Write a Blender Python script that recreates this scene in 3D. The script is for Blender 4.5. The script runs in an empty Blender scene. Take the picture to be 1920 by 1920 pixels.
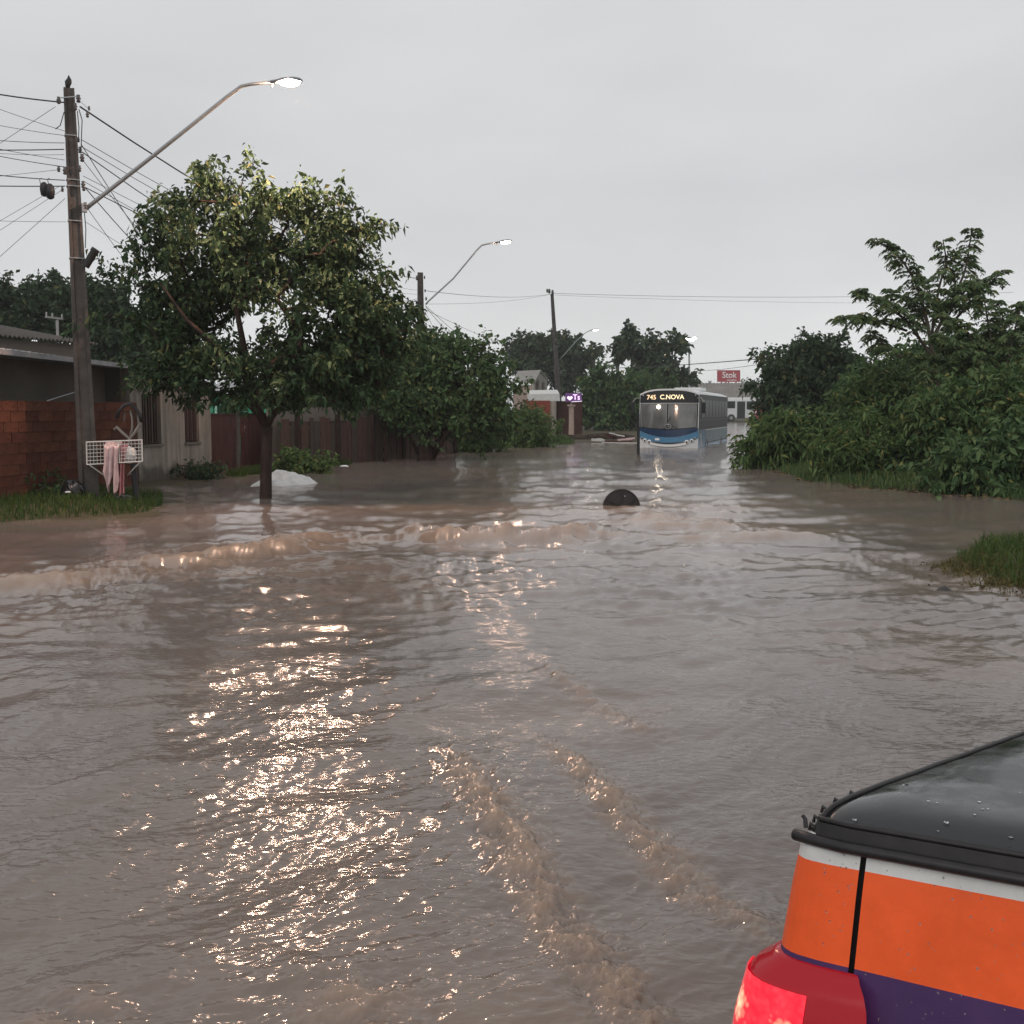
import bpy, math, random
import numpy as np
from mathutils import Vector, Matrix

# ---------------------------------------------------------------- camera, sky, sun, exposure
SC = bpy.context.scene
COL = SC.collection
FPX, YH, CAMZ = 2000.0, 770.0, 1.6          # focal length and horizon row in photo pixels, eye height above the water
PITCH = math.atan((960 - YH) / FPX)
cam_data = bpy.data.cameras.new("camera")
cam_data.sensor_width = 36.0
cam_data.lens = 36.0 * FPX / 1920.0
cam_data.clip_start = 0.05
cam_data.clip_end = 6000
cam = bpy.data.objects.new("camera", cam_data)
COL.objects.link(cam)
cam.location = (0, 0, CAMZ)
cam.rotation_euler = (math.radians(90) - PITCH, 0, 0)
SC.camera = cam

SUN_EL, SUN_ROT = math.radians(38), math.radians(200)
world = bpy.data.worlds.new("World")
SC.world = world
world.use_nodes = True
wn, wl = world.node_tree.nodes, world.node_tree.links
wn.clear()
w_out = wn.new("ShaderNodeOutputWorld")
w_bg = wn.new("ShaderNodeBackground")
w_tc = wn.new("ShaderNodeTexCoord")
w_sep = wn.new("ShaderNodeSeparateXYZ")
wl.new(w_tc.outputs["Generated"], w_sep.inputs[0])
w_ramp = wn.new("ShaderNodeValToRGB")
els = w_ramp.color_ramp.elements
els[0].position = 0.0
els[0].color = (0.84, 0.85, 0.85, 1)
els[1].position = 1.0
els[1].color = (0.70, 0.705, 0.72, 1)
for pos, c in ((0.05, (0.80, 0.812, 0.812)), (0.12, (0.69, 0.70, 0.705)), (0.20, (0.635, 0.645, 0.66)),
               (0.30, (0.67, 0.68, 0.69)), (0.45, (0.70, 0.705, 0.715))):
    e = els.new(pos)
    e.color = (*c, 1)
w_noise = wn.new("ShaderNodeTexNoise")
w_noise.inputs["Scale"].default_value = 2.3
w_noise.inputs["Detail"].default_value = 4
w_noise.inputs["Roughness"].default_value = 0.45
w_map = wn.new("ShaderNodeMapping")
w_map.inputs["Scale"].default_value = (1, 1, 3.2)
wl.new(w_tc.outputs["Generated"], w_map.inputs["Vector"])
wl.new(w_map.outputs[0], w_noise.inputs["Vector"])
w_mr = wn.new("ShaderNodeMapRange")
w_mr.inputs["From Min"].default_value = 0.3
w_mr.inputs["From Max"].default_value = 0.7
w_mr.inputs["To Min"].default_value = 0.92
w_mr.inputs["To Max"].default_value = 1.08
wl.new(w_noise.outputs["Fac"], w_mr.inputs["Value"])
wl.new(w_sep.outputs["Z"], w_ramp.inputs["Fac"])
w_mul = wn.new("ShaderNodeMix")
w_mul.data_type = 'RGBA'
w_mul.blend_type = 'MULTIPLY'
w_mul.inputs[0].default_value = 1.0
wl.new(w_ramp.outputs["Color"], w_mul.inputs[6])
wl.new(w_mr.outputs["Result"], w_mul.inputs[7])
w_sky = wn.new("ShaderNodeTexSky")
w_sky.sky_type = 'NISHITA'
w_sky.sun_disc = False
w_sky.sun_elevation = SUN_EL
w_sky.sun_rotation = SUN_ROT
w_skm = wn.new("ShaderNodeMix")
w_skm.data_type = 'RGBA'
w_skm.blend_type = 'MULTIPLY'
w_skm.inputs[0].default_value = 1.0
w_skm.inputs[7].default_value = (0.1, 0.1, 0.1, 1)
wl.new(w_sky.outputs[0], w_skm.inputs[6])
w_mix = wn.new("ShaderNodeMix")                 # thick overcast: only a trace of the clear sky above comes through
w_mix.data_type = 'RGBA'
w_mix.inputs[0].default_value = 0.02
wl.new(w_mul.outputs[2], w_mix.inputs[6])
wl.new(w_skm.outputs[2], w_mix.inputs[7])
wl.new(w_mix.outputs[2], w_bg.inputs["Color"])
w_bg.inputs["Strength"].default_value = 1.0
wl.new(w_bg.outputs[0], w_out.inputs["Surface"])

sun_data = bpy.data.lights.new("sun", 'SUN')
sun_data.energy = 0.85
sun_data.angle = math.radians(40)
sun_data.color = (1.0, 0.96, 0.9)
sun = bpy.data.objects.new("sun", sun_data)
COL.objects.link(sun)
sd = Vector((math.sin(SUN_ROT) * math.cos(SUN_EL), math.cos(SUN_ROT) * math.cos(SUN_EL), math.sin(SUN_EL)))
sun.rotation_euler = sd.to_track_quat('Z', 'Y').to_euler()

SC.view_settings.view_transform = 'Standard'
SC.view_settings.look = 'None'
SC.view_settings.gamma = 1.0
SC.view_settings.exposure = 0.0
SC.view_settings.use_curve_mapping = False
SC.cycles.use_denoising = True
SC.cycles.max_bounces = 6
SC.cycles.transparent_max_bounces = 12
SC.cycles.sample_clamp_indirect = 6.0

# ---------------------------------------------------------------- photo pixel -> world ray
def ray(px, py):
    u, v = (px - 960) / FPX, (960 - py) / FPX
    return np.array([u, math.cos(PITCH) + v * math.sin(PITCH), -math.sin(PITCH) + v * math.cos(PITCH)])

def P(px, py, Y):
    d = ray(px, py)
    return np.array([0, 0, CAMZ]) + d * (Y / d[1])

def G(px, py, z=0.0):
    d = ray(px, py)
    return np.array([0, 0, CAMZ]) + d * ((z - CAMZ) / d[2])

def PL(px, py, p0, n):
    d = ray(px, py)
    o = np.array([0, 0, CAMZ])
    t = np.dot(np.asarray(p0) - o, n) / np.dot(d, n)
    return o + d * t

# ---------------------------------------------------------------- materials
def mat(name, col, rough=0.7, spec=0.3, metal=0.0, var=0.0, vscale=3.0, bump=0.0, bscale=40.0, coat=0.0, col2=None,
        stretch=(1, 1, 1), emit=None, estr=0.0):
    m = bpy.data.materials.new(name)
    m.use_nodes = True
    n, l = m.node_tree.nodes, m.node_tree.links
    b = n["Principled BSDF"]
    b.inputs["Base Color"].default_value = (*col, 1)
    b.inputs["Roughness"].default_value = rough
    b.inputs["Specular IOR Level"].default_value = spec
    b.inputs["Metallic"].default_value = metal
    b.inputs["Coat Weight"].default_value = coat
    b.inputs["Coat Roughness"].default_value = 0.08
    if emit:
        b.inputs["Emission Color"].default_value = (*emit, 1)
        b.inputs["Emission Strength"].default_value = estr
    if var or bump or col2:
        tc = n.new("ShaderNodeTexCoord")
        mp = n.new("ShaderNodeMapping")
        mp.inputs["Scale"].default_value = stretch
        l.new(tc.outputs["Object"], mp.inputs["Vector"])
    if var or col2:
        nz = n.new("ShaderNodeTexNoise")
        nz.inputs["Scale"].default_value = vscale
        nz.inputs["Detail"].default_value = 6
        nz.inputs["Roughness"].default_value = 0.65
        l.new(mp.outputs[0], nz.inputs["Vector"])
        rp = n.new("ShaderNodeValToRGB")
        rp.color_ramp.elements[0].position = 0.3
        rp.color_ramp.elements[1].position = 0.7
        c2 = col2 if col2 else tuple(min(1, c * (1 + var)) for c in col)
        c1 = col if col2 else tuple(c * (1 - var) for c in col)
        rp.color_ramp.elements[0].color = (*c1, 1)
        rp.color_ramp.elements[1].color = (*c2, 1)
        l.new(nz.outputs["Fac"], rp.inputs["Fac"])
        l.new(rp.outputs["Color"], b.inputs["Base Color"])
    if bump:
        n2 = n.new("ShaderNodeTexNoise")
        n2.inputs["Scale"].default_value = bscale
        n2.inputs["Detail"].default_value = 5
        l.new(mp.outputs[0], n2.inputs["Vector"])
        bp = n.new("ShaderNodeBump")
        bp.inputs["Strength"].default_value = bump
        bp.inputs["Distance"].default_value = 0.02
        l.new(n2.outputs["Fac"], bp.inputs["Height"])
        l.new(bp.outputs[0], b.inputs["Normal"])
    return m

def leaf_mat(name, c1, c2, trans=0.3, rough=0.6):
    m = bpy.data.materials.new(name)
    m.use_nodes = True
    n, l = m.node_tree.nodes, m.node_tree.links
    out = n["Material Output"]
    b = n["Principled BSDF"]
    b.inputs["Roughness"].default_value = rough
    b.inputs["Specular IOR Level"].default_value = 0.18
    geo = n.new("ShaderNodeNewGeometry")
    rp = n.new("ShaderNodeValToRGB")
    rp.color_ramp.elements[0].color = (*c1, 1)
    rp.color_ramp.elements[1].color = (*c2, 1)
    rp.color_ramp.elements[1].position = 0.93
    old_leaf = rp.color_ramp.elements.new(0.985)
    old_leaf.color = (c2[0] * 1.7, c2[1] * 1.05, c2[2] * 0.9, 1)
    l.new(geo.outputs["Random Per Island"], rp.inputs["Fac"])
    l.new(rp.outputs["Color"], b.inputs["Base Color"])
    tr = n.new("ShaderNodeBsdfTranslucent")
    l.new(rp.outputs["Color"], tr.inputs["Color"])
    mx = n.new("ShaderNodeMixShader")
    mx.inputs[0].default_value = trans
    l.new(b.outputs[0], mx.inputs[1])
    l.new(tr.outputs[0], mx.inputs[2])
    l.new(mx.outputs[0], out.inputs["Surface"])
    return m

def emit_mat(name, col, strength):
    m = bpy.data.materials.new(name)
    m.use_nodes = True
    n, l = m.node_tree.nodes, m.node_tree.links
    n.remove(n["Principled BSDF"])
    e = n.new("ShaderNodeEmission")
    e.inputs[0].default_value = (*col, 1)
    e.inputs[1].default_value = strength
    l.new(e.outputs[0], n["Material Output"].inputs[0])
    return m

M = {}
M['concrete'] = mat('pole concrete', (0.078, 0.070, 0.066), 0.85, 0.2, var=0.3, vscale=5, bump=0.5, bscale=30)
M['galv'] = mat('galvanised steel', (0.30, 0.31, 0.32), 0.42, 0.5, metal=0.55, var=0.15)
M['black'] = mat('black rubber', (0.018, 0.018, 0.020), 0.55, 0.35)
M['cable'] = mat('cable black', (0.03, 0.032, 0.036), 0.6, 0.3)
M['porcelain'] = mat('insulator porcelain', (0.06, 0.055, 0.055), 0.3, 0.5)
M['lamp_house'] = mat('lamp housing', (0.22, 0.23, 0.24), 0.5, 0.4, metal=0.3)
M['plaster'] = mat('grey plaster', (0.235, 0.208, 0.18), 0.9, 0.1, col2=(0.325, 0.288, 0.25), vscale=1.3, bump=0.4, bscale=20)
def stained(m, level=.38):
    """damp tide band along the foot of a wall and rain streaks down it"""
    n, l = m.node_tree.nodes, m.node_tree.links
    b = n["Principled BSDF"]
    src = b.inputs["Base Color"].links[0].from_socket
    tc = n.new("ShaderNodeTexCoord")
    sp = n.new("ShaderNodeSeparateXYZ")
    l.new(tc.outputs["Object"], sp.inputs[0])
    nz = n.new("ShaderNodeTexNoise")
    nz.inputs["Scale"].default_value = 2.2
    nz.inputs["Detail"].default_value = 7
    l.new(tc.outputs["Object"], nz.inputs["Vector"])
    ma = n.new("ShaderNodeMath")
    ma.operation = 'MULTIPLY_ADD'
    ma.inputs[1].default_value = -0.9
    l.new(nz.outputs["Fac"], ma.inputs[0])
    l.new(sp.outputs["Z"], ma.inputs[2])
    mr = n.new("ShaderNodeMapRange")
    mr.inputs["From Min"].default_value = level - .62
    mr.inputs["From Max"].default_value = level - .40
    mr.inputs["To Min"].default_value = .42
    mr.inputs["To Max"].default_value = 1
    l.new(ma.outputs[0], mr.inputs["Value"])
    mp = n.new("ShaderNodeMapping")
    mp.inputs["Scale"].default_value = (3.5, 3.5, .22)
    l.new(tc.outputs["Object"], mp.inputs["Vector"])
    n2 = n.new("ShaderNodeTexNoise")
    n2.inputs["Scale"].default_value = 2.0
    n2.inputs["Detail"].default_value = 5
    l.new(mp.outputs[0], n2.inputs["Vector"])
    m2 = n.new("ShaderNodeMapRange")
    m2.inputs["From Min"].default_value = .35
    m2.inputs["From Max"].default_value = .62
    m2.inputs["To Min"].default_value = .68
    m2.inputs["To Max"].default_value = 1.08
    l.new(n2.outputs["Fac"], m2.inputs["Value"])
    mu = n.new("ShaderNodeMath")
    mu.operation = 'MULTIPLY'
    l.new(mr.outputs[0], mu.inputs[0])
    l.new(m2.outputs[0], mu.inputs[1])
    mx = n.new("ShaderNodeMix")
    mx.data_type = 'RGBA'
    mx.blend_type = 'MULTIPLY'
    mx.inputs[0].default_value = 1
    l.new(src, mx.inputs[6])
    l.new(mu.outputs[0], mx.inputs[7])
    l.new(mx.outputs[2], b.inputs["Base Color"])
    return m
stained(M['plaster'])
M['plaster_dark'] = mat('dark plaster', (0.13, 0.115, 0.10), 0.9, 0.1, col2=(0.185, 0.162, 0.14), vscale=1.0, bump=0.4, bscale=20)  # darker plaster; on the set-back wall it carries the eave shade as colour
M['mortar'] = mat('mortar', (0.080, 0.040, 0.030), 0.95, 0.1, var=0.3, vscale=6)
M['fascia'] = mat('fibre cement', (0.33, 0.33, 0.34), 0.8, 0.2, var=0.25, vscale=5)
M['shutter'] = mat('dark shutter wood', (0.045, 0.022, 0.018), 0.6, 0.3, var=0.3, vscale=8)
M['grille'] = mat('grille iron', (0.075, 0.05, 0.045), 0.55, 0.4)
M['dark_glass'] = mat('dark glass', (0.015, 0.017, 0.018), 0.08, 0.6)
M['gate_red'] = mat('red lead sheet', (0.070, 0.026, 0.022), 0.6, 0.3, var=0.3, vscale=3)
M['board'] = mat('fence board', (0.085, 0.050, 0.042), 0.85, 0.15, var=0.35, vscale=4, stretch=(6, 6, 1), bump=0.4)
M['board2'] = mat('fence board grey', (0.066, 0.052, 0.045), 0.85, 0.15, var=0.35, vscale=4, stretch=(6, 6, 1), bump=0.4)
M['dark_wood'] = mat('fence rail', (0.035, 0.022, 0.019), 0.85, 0.15, var=0.3)
M['green'] = mat('green paint', (0.05, 0.32, 0.2), 0.7, 0.2, var=0.15)
M['mint'] = mat('mint trim', (0.35, 0.62, 0.5), 0.7, 0.2)
M['white'] = mat('white paint', (0.72, 0.72, 0.71), 0.5, 0.4, var=0.06)
M['white_wire'] = mat('white wire', (0.62, 0.58, 0.55), 0.5, 0.4)
M['pink'] = mat('pink cloth', (0.48, 0.22, 0.23), 0.95, 0.05, var=0.3, vscale=9)
M['pale_pink'] = mat('pale pink cloth', (0.62, 0.46, 0.46), 0.95, 0.05, var=0.2, vscale=9)
M['bag'] = mat('white plastic bag', (0.66, 0.68, 0.68), 0.35, 0.4, var=0.1, vscale=12)
M['black_bag'] = mat('black plastic bag', (0.012, 0.012, 0.013), 0.25, 0.5)
M['grey_tube'] = mat('grey tube', (0.22, 0.19, 0.17), 0.5, 0.4)
M['tarp'] = mat('white tarp', (0.60, 0.60, 0.59), 0.6, 0.3, var=0.2, vscale=4, bump=0.5, bscale=8)
M['bark'] = mat('bark', (0.042, 0.028, 0.024), 0.95, 0.1, var=0.4, vscale=9, stretch=(1, 1, 0.25), bump=0.8, bscale=25)
M['bark_pale'] = mat('pale bark', (0.09, 0.075, 0.06), 0.95, 0.1, var=0.4, vscale=9, bump=0.6)
M['iron'] = mat('wet cast iron', (0.022, 0.018, 0.017), 0.55, 0.35, var=0.4, vscale=7, bump=0.5, bscale=25)
M['stone'] = mat('dark wet stone', (0.03, 0.027, 0.024), 0.4, 0.4, var=0.4, bump=0.6)
M['mudland'] = mat('muddy ground', (0.055, 0.042, 0.028), 0.85, 0.2, col2=(0.075, 0.07, 0.038), vscale=0.9, bump=0.7, bscale=6)
M['roof_tile'] = mat('weathered roof', (0.26, 0.25, 0.235), 0.9, 0.1, var=0.25, vscale=2, stretch=(1, 4, 1))
M['red_wall'] = mat('red brick wall', (0.20, 0.055, 0.038), 0.9, 0.1, var=0.3, vscale=3)
M['pillar'] = mat('rough pillar', (0.36, 0.28, 0.24), 0.95, 0.1, var=0.3, vscale=8, bump=0.6)
M['store_red'] = mat('store red', (0.34, 0.045, 0.05), 0.6, 0.3)
M['sign_red'] = mat('sign red', (0.36, 0.06, 0.075), 0.6, 0.3)
M['sign_white'] = mat('sign white', (0.8, 0.78, 0.78), 0.6, 0.3)
M['store_wall'] = mat('store wall', (0.52, 0.52, 0.5), 0.8, 0.2, var=0.08)
M['store_roof'] = mat('store roof', (0.20, 0.185, 0.17), 0.85, 0.2, var=0.3, vscale=0.25, stretch=(1, 1, 1))
M['rubble'] = mat('rubble soil', (0.045, 0.033, 0.026), 0.95, 0.1, var=0.4, vscale=4, bump=0.8)
M['plank_red'] = mat('rubble plank', (0.085, 0.035, 0.03), 0.9, 0.1, var=0.3)

BRICKS = [mat('brick fired %d' % i, c, 0.92, 0.12, var=0.28, vscale=4, bump=0.5, bscale=25) for i, c in enumerate(
    ((0.120, 0.046, 0.030), (0.108, 0.041, 0.028), (0.132, 0.052, 0.032), (0.098, 0.037, 0.027), (0.115, 0.047, 0.033)))]

L = {}
L['main'] = leaf_mat('leaf main tree', (0.022, 0.044, 0.020), (0.060, 0.106, 0.048), 0.22)
L['bushy'] = leaf_mat('leaf bushy tree', (0.030, 0.064, 0.026), (0.099, 0.161, 0.061), 0.2)
L['dark'] = leaf_mat('leaf dark tree', (0.023, 0.047, 0.023), (0.061, 0.097, 0.047), 0.2)
L['far'] = leaf_mat('leaf far tree', (0.034, 0.056, 0.034), (0.084, 0.118, 0.063), 0.2)
L['frond'] = leaf_mat('leaf feathery', (0.051, 0.090, 0.038), (0.130, 0.186, 0.075), 0.22, 0.35)
L['weed'] = leaf_mat('leaf weed', (0.039, 0.078, 0.025), (0.118, 0.182, 0.062), 0.25)
L['shrub'] = leaf_mat('leaf shrub', (0.035, 0.077, 0.026), (0.116, 0.171, 0.062), 0.22)
L['grass'] = leaf_mat('grass blade', (0.028, 0.056, 0.013), (0.075, 0.118, 0.027), 0.25, 0.5)
L['dry'] = leaf_mat('dry grass blade', (0.066, 0.060, 0.024), (0.156, 0.138, 0.054), 0.25, 0.6)

# ---------------------------------------------------------------- object helpers
def tag(o, label=None, cat=None, group=None, kind=None):
    if label: o['label'] = label
    if cat: o['category'] = cat
    if group: o['group'] = group
    if kind: o['kind'] = kind
    return o

def empty(name, loc, rz=0.0, label=None, cat=None, group=None):
    o = bpy.data.objects.new(name, None)
    o.empty_display_size = 0.2
    COL.objects.link(o)
    o.location = [float(v) for v in loc]
    o.rotation_euler = (0, 0, rz)
    return tag(o, label, cat, group)

def link_mesh(name, me, m, parent=None, smooth=False):
    o = bpy.data.objects.new(name, me)
    COL.objects.link(o)
    if m is not None and len(me.materials) == 0:
        for mm in (m if isinstance(m, (list, tuple)) else [m]):
            me.materials.append(mm)
    if smooth:
        me.polygons.foreach_set('use_smooth', [True] * len(me.polygons))
    if parent is not None:
        o.parent = parent
    return o

def np_mesh(name, V, F, m, parent=None, smooth=False):
    """fast mesh from numpy arrays; F is (n,3) or (n,4)"""
    V = np.asarray(V, dtype=np.float32)
    F = np.asarray(F, dtype=np.int32)
    me = bpy.data.meshes.new(name)
    me.vertices.add(len(V))
    me.vertices.foreach_set('co', V.ravel())
    k = F.shape[1]
    me.loops.add(F.size)
    me.loops.foreach_set('vertex_index', F.ravel())
    me.polygons.add(len(F))
    me.polygons.foreach_set('loop_start', np.arange(0, F.size, k, dtype=np.int32))
    me.polygons.foreach_set('loop_total', np.full(len(F), k, dtype=np.int32))
    if smooth:
        me.polygons.foreach_set('use_smooth', np.ones(len(F), dtype=bool))
    me.update(calc_edges=True)
    return link_mesh(name, me, m, parent)

class MB:
    """collects simple solids into one mesh; per-face material index"""
    def __init__(s):
        s.v, s.f, s.mi = [], [], []
    def add(s, vs, fs, mi=0):
        o = len(s.v)
        s.v += [tuple(float(c) for c in v) for v in vs]
        s.f += [tuple(i + o for i in f) for f in fs]
        s.mi += [mi] * len(fs)
        return s
    def box(s, c, size, mi=0, rz=0.0, axes=None):
        c = np.asarray(c, float)
        hx, hy, hz = [d / 2 for d in size]
        if axes is None:
            ax = np.array([[math.cos(rz), math.sin(rz), 0], [-math.sin(rz), math.cos(rz), 0], [0, 0, 1]])
        else:
            ax = np.asarray(axes, float)
        vs = [c + ax[0] * x * hx + ax[1] * y * hy + ax[2] * z * hz for z in (-1, 1) for y in (-1, 1) for x in (-1, 1)]
        return s.add(vs, [(0, 2, 3, 1), (4, 5, 7, 6), (0, 1, 5, 4), (2, 6, 7, 3), (0, 4, 6, 2), (1, 3, 7, 5)], mi)
    def bar(s, a, b, w, h=None, mi=0):
        """square bar between two points"""
        return s.tube([a, b], [w / 2 * 1.3] * 2, 4, mi)
    def tube(s, pts, rad, n=8, mi=0, cap=True):
        pts = [np.asarray(p, float) for p in pts]
        if not hasattr(rad, '__len__'): rad = [rad] * len(pts)
        vs, fs = [], []
        up = None
        for i, p in enumerate(pts):
            t = pts[min(i + 1, len(pts) - 1)] - pts[max(i - 1, 0)]
            t = t / (np.linalg.norm(t) + 1e-12)
            if up is None:
                ref = np.array([0, 0, 1.0]) if abs(t[2]) < 0.9 else np.array([1.0, 0, 0])
                up = np.cross(t, np.cross(ref, t))
            up = up - t * np.dot(up, t)
            up /= np.linalg.norm(up) + 1e-12
            sd = np.cross(t, up)
            for k in range(n):
                a = 2 * math.pi * (k + 0.5) / n
                vs.append(p + rad[i] * (math.cos(a) * up + math.sin(a) * sd))
        for i in range(len(pts) - 1):
            for k in range(n):
                k2 = (k + 1) % n
                fs.append((i * n + k, i * n + k2, (i + 1) * n + k2, (i + 1) * n + k))
        if cap:
            fs.append(tuple(range(n - 1, -1, -1)))
            fs.append(tuple(range((len(pts) - 1) * n, len(pts) * n)))
        return s.add(vs, fs, mi)
    def lathe(s, c, prof, n=16, mi=0, axes=None):
        """profile [(r,h)...] round the third axis"""
        c = np.asarray(c, float)
        ax = np.eye(3) if axes is None else np.asarray(axes, float)
        vs, fs = [], []
        for r, h in prof:
            for k in range(n):
                a = 2 * math.pi * k / n
                vs.append(c + ax[0] * r * math.cos(a) + ax[1] * r * math.sin(a) + ax[2] * h)
        for i in range(len(prof) - 1):
            for k in range(n):
                k2 = (k + 1) % n
                fs.append((i * n + k, i * n + k2, (i + 1) * n + k2, (i + 1) * n + k))
        fs.append(tuple(range(n - 1, -1, -1)))
        fs.append(tuple(range((len(prof) - 1) * n, len(prof) * n)))
        return s.add(vs, fs, mi)
    def prism(s, poly, d, mi=0):
        """closed planar polygon pushed along vector d"""
        n = len(poly)
        p = [np.asarray(q, float) for q in poly]
        d = np.asarray(d, float)
        return s.add(p + [q + d for q in p], [tuple(range(n - 1, -1, -1)), tuple(range(n, 2 * n))] +
                     [(i, (i + 1) % n, n + (i + 1) % n, n + i) for i in range(n)], mi)
    def grid(s, pts, nu, nv, mi=0):
        """pts row-major (nv rows of nu)"""
        return s.add(pts, [(j * nu + i, j * nu + i + 1, (j + 1) * nu + i + 1, (j + 1) * nu + i)
                           for j in range(nv - 1) for i in range(nu - 1)], mi)
    def build(s, name, m, parent=None, smooth=False, bevel=0.0, fix=True, solid=0.0):
        me = bpy.data.meshes.new(name)
        me.from_pydata(s.v, [], s.f)
        ms = m if isinstance(m, (list, tuple)) else [m]
        for mm in ms: me.materials.append(mm)
        if len(ms) > 1:
            me.polygons.foreach_set('material_index', s.mi)
        if fix:
            import bmesh
            bm = bmesh.new()
            bm.from_mesh(me)
            bmesh.ops.recalc_face_normals(bm, faces=bm.faces)
            bm.to_mesh(me)
            bm.free()
        me.update()
        o = link_mesh(name, me, None, parent, smooth)
        if solid:
            md = o.modifiers.new('thickness', 'SOLIDIFY')
            md.thickness = solid
            md.offset = -1
        if bevel:
            md = o.modifiers.new('edge', 'BEVEL')
            md.width = bevel
            md.segments = 2
            md.limit_method = 'ANGLE'
        return o

# ---------------------------------------------------------------- noise
def gnoise(x, y, seed=0):
    """gradient noise, about -0.7..0.7"""
    xi, yi = np.floor(x).astype(np.int64), np.floor(y).astype(np.int64)
    xf, yf = x - xi, y - yi
    def g(ix, iy, dx, dy):
        h = (ix * 374761393 + iy * 668265263 + seed * 974634541) & 0xffffffff
        h = ((h ^ (h >> 13)) * 1274126177) & 0xffffffff
        h = (h ^ (h >> 16)) & 0xffff
        a = h * (2 * math.pi / 65536)
        return np.cos(a) * dx + np.sin(a) * dy
    u, v = xf * xf * xf * (xf * (xf * 6 - 15) + 10), yf * yf * yf * (yf * (yf * 6 - 15) + 10)
    a = g(xi, yi, xf, yf) * (1 - u) + g(xi + 1, yi, xf - 1, yf) * u
    b = g(xi, yi + 1, xf, yf - 1) * (1 - u) + g(xi + 1, yi + 1, xf - 1, yf - 1) * u
    return a * (1 - v) + b * v

def fbm(x, y, seed=0, octv=4, gain=0.5):
    r, a, f = 0, 1.0, 1.0
    for k in range(octv):
        r = r + a * gnoise(x * f, y * f, seed + k * 17)
        a *= gain
        f *= 2.03
    return r

def seg_dist(x, y, poly):
    """distance to polyline and parameter 0..1 along it"""
    best = np.full(x.shape, 1e9)
    par = np.zeros(x.shape)
    lens = [math.hypot(poly[i + 1][0] - poly[i][0], poly[i + 1][1] - poly[i][1]) for i in range(len(poly) - 1)]
    tot, acc = sum(lens), 0
    for i in range(len(poly) - 1):
        (x0, y0), (x1, y1) = poly[i], poly[i + 1]
        dx, dy = x1 - x0, y1 - y0
        t = np.clip(((x - x0) * dx + (y - y0) * dy) / (dx * dx + dy * dy), 0, 1)
        d = np.hypot(x - x0 - t * dx, y - y0 - t * dy)
        m_ = d < best
        best = np.where(m_, d, best)
        par = np.where(m_, (acc + t * lens[i]) / tot, par)
        acc += lens[i]
    return best, par

def in_poly(x, y, poly):
    ins = np.zeros(x.shape, bool)
    n = len(poly)
    for i in range(n):
        (x0, y0), (x1, y1) = poly[i], poly[(i + 1) % n]
        if y0 == y1: continue
        c = ((y0 > y) != (y1 > y)) & (x < (x1 - x0) * (y - y0) / (y1 - y0) + x0)
        ins ^= c
    return ins

# ---------------------------------------------------------------- ground and flood water
LAND_L = [(-300, 12), (-12, 14.0), (-7.4, 15.0), (-5.4, 16.2), (-5.6, 17.4), (-6.2, 19.5), (-6.9, 22), (-6.9, 24), (-6.3, 26.5),
          (-5.4, 29), (-4.2, 33), (-2.6, 39), (-1.4, 43.5), (1.0, 49), (3.0, 51.0), (6.2, 52.0), (8.2, 58), (20, 108),
          (24, 136), (-300, 136)]
LAND_RN = [(300, -8), (9, 3), (6.6, 5.6), (4.75, 8.3), (4.25, 9.4), (4.45, 11.2), (5.3, 12.7), (9, 13.8), (300, 14)]
LAND_R = [(300, 18), (9.5, 18.4), (7.9, 21), (6.6, 23.6), (7.5, 32), (9.0, 40), (12, 55), (24, 100), (33, 140), (300, 140)]
LAND_F = [(-300, 139), (300, 139), (300, 2900), (-300, 2900)]

def ground_z(x, y):
    x, y = np.asarray(x, float), np.asarray(y, float)
    z = np.full(x.shape, -0.55)
    for poly, top, k in ((LAND_L, 0.13, 0.09), (LAND_RN, 0.16, 0.13), (LAND_R, 0.25, 0.12), (LAND_F, 0.2, 0.02)):
        d, _ = seg_dist(x, y, poly + [poly[0]])
        sd_ = np.where(in_poly(x, y, poly), d, -d)
        z = np.maximum(z, np.clip(sd_ * k, -0.55, top))
    z = z + 0.035 * fbm(x * 0.9, y * 0.9, 5, 3) * np.clip((z + 0.5) * 4, 0, 1)
    far = np.hypot(x, y)
    return z + np.clip((far - 400) / 3000, 0, 1) * 6

def gz(x, y):
    return float(ground_z(np.array([float(x)]), np.array([float(y)]))[0])

xs = np.concatenate([[-3000, -1500, -600, -250, -120, -80], np.arange(-50, 60.1, 0.55), [80, 120, 250, 600, 1500, 3000]])
ys = np.concatenate([[-2500, -800, -200, -60, -25], np.arange(-10, 60, 0.5), np.arange(60, 165, 1.5), [180, 220, 300, 500, 1000, 2000, 3500]])
gx, gy = np.meshgrid(xs, ys)
nV = len(xs)
ii, jj = np.meshgrid(np.arange(nV - 1), np.arange(len(ys) - 1))
base = (jj * nV + ii).ravel()
GV = np.stack([gx.ravel(), gy.ravel(), ground_z(gx.ravel(), gy.ravel())], 1)
ground = np_mesh('ground', GV, np.stack([base, base + 1, base + nV + 1, base + nV], 1), M['mudland'], smooth=True)
tag(ground, 'muddy flooded ground with low banks on both sides', 'ground', kind='structure')

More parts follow.
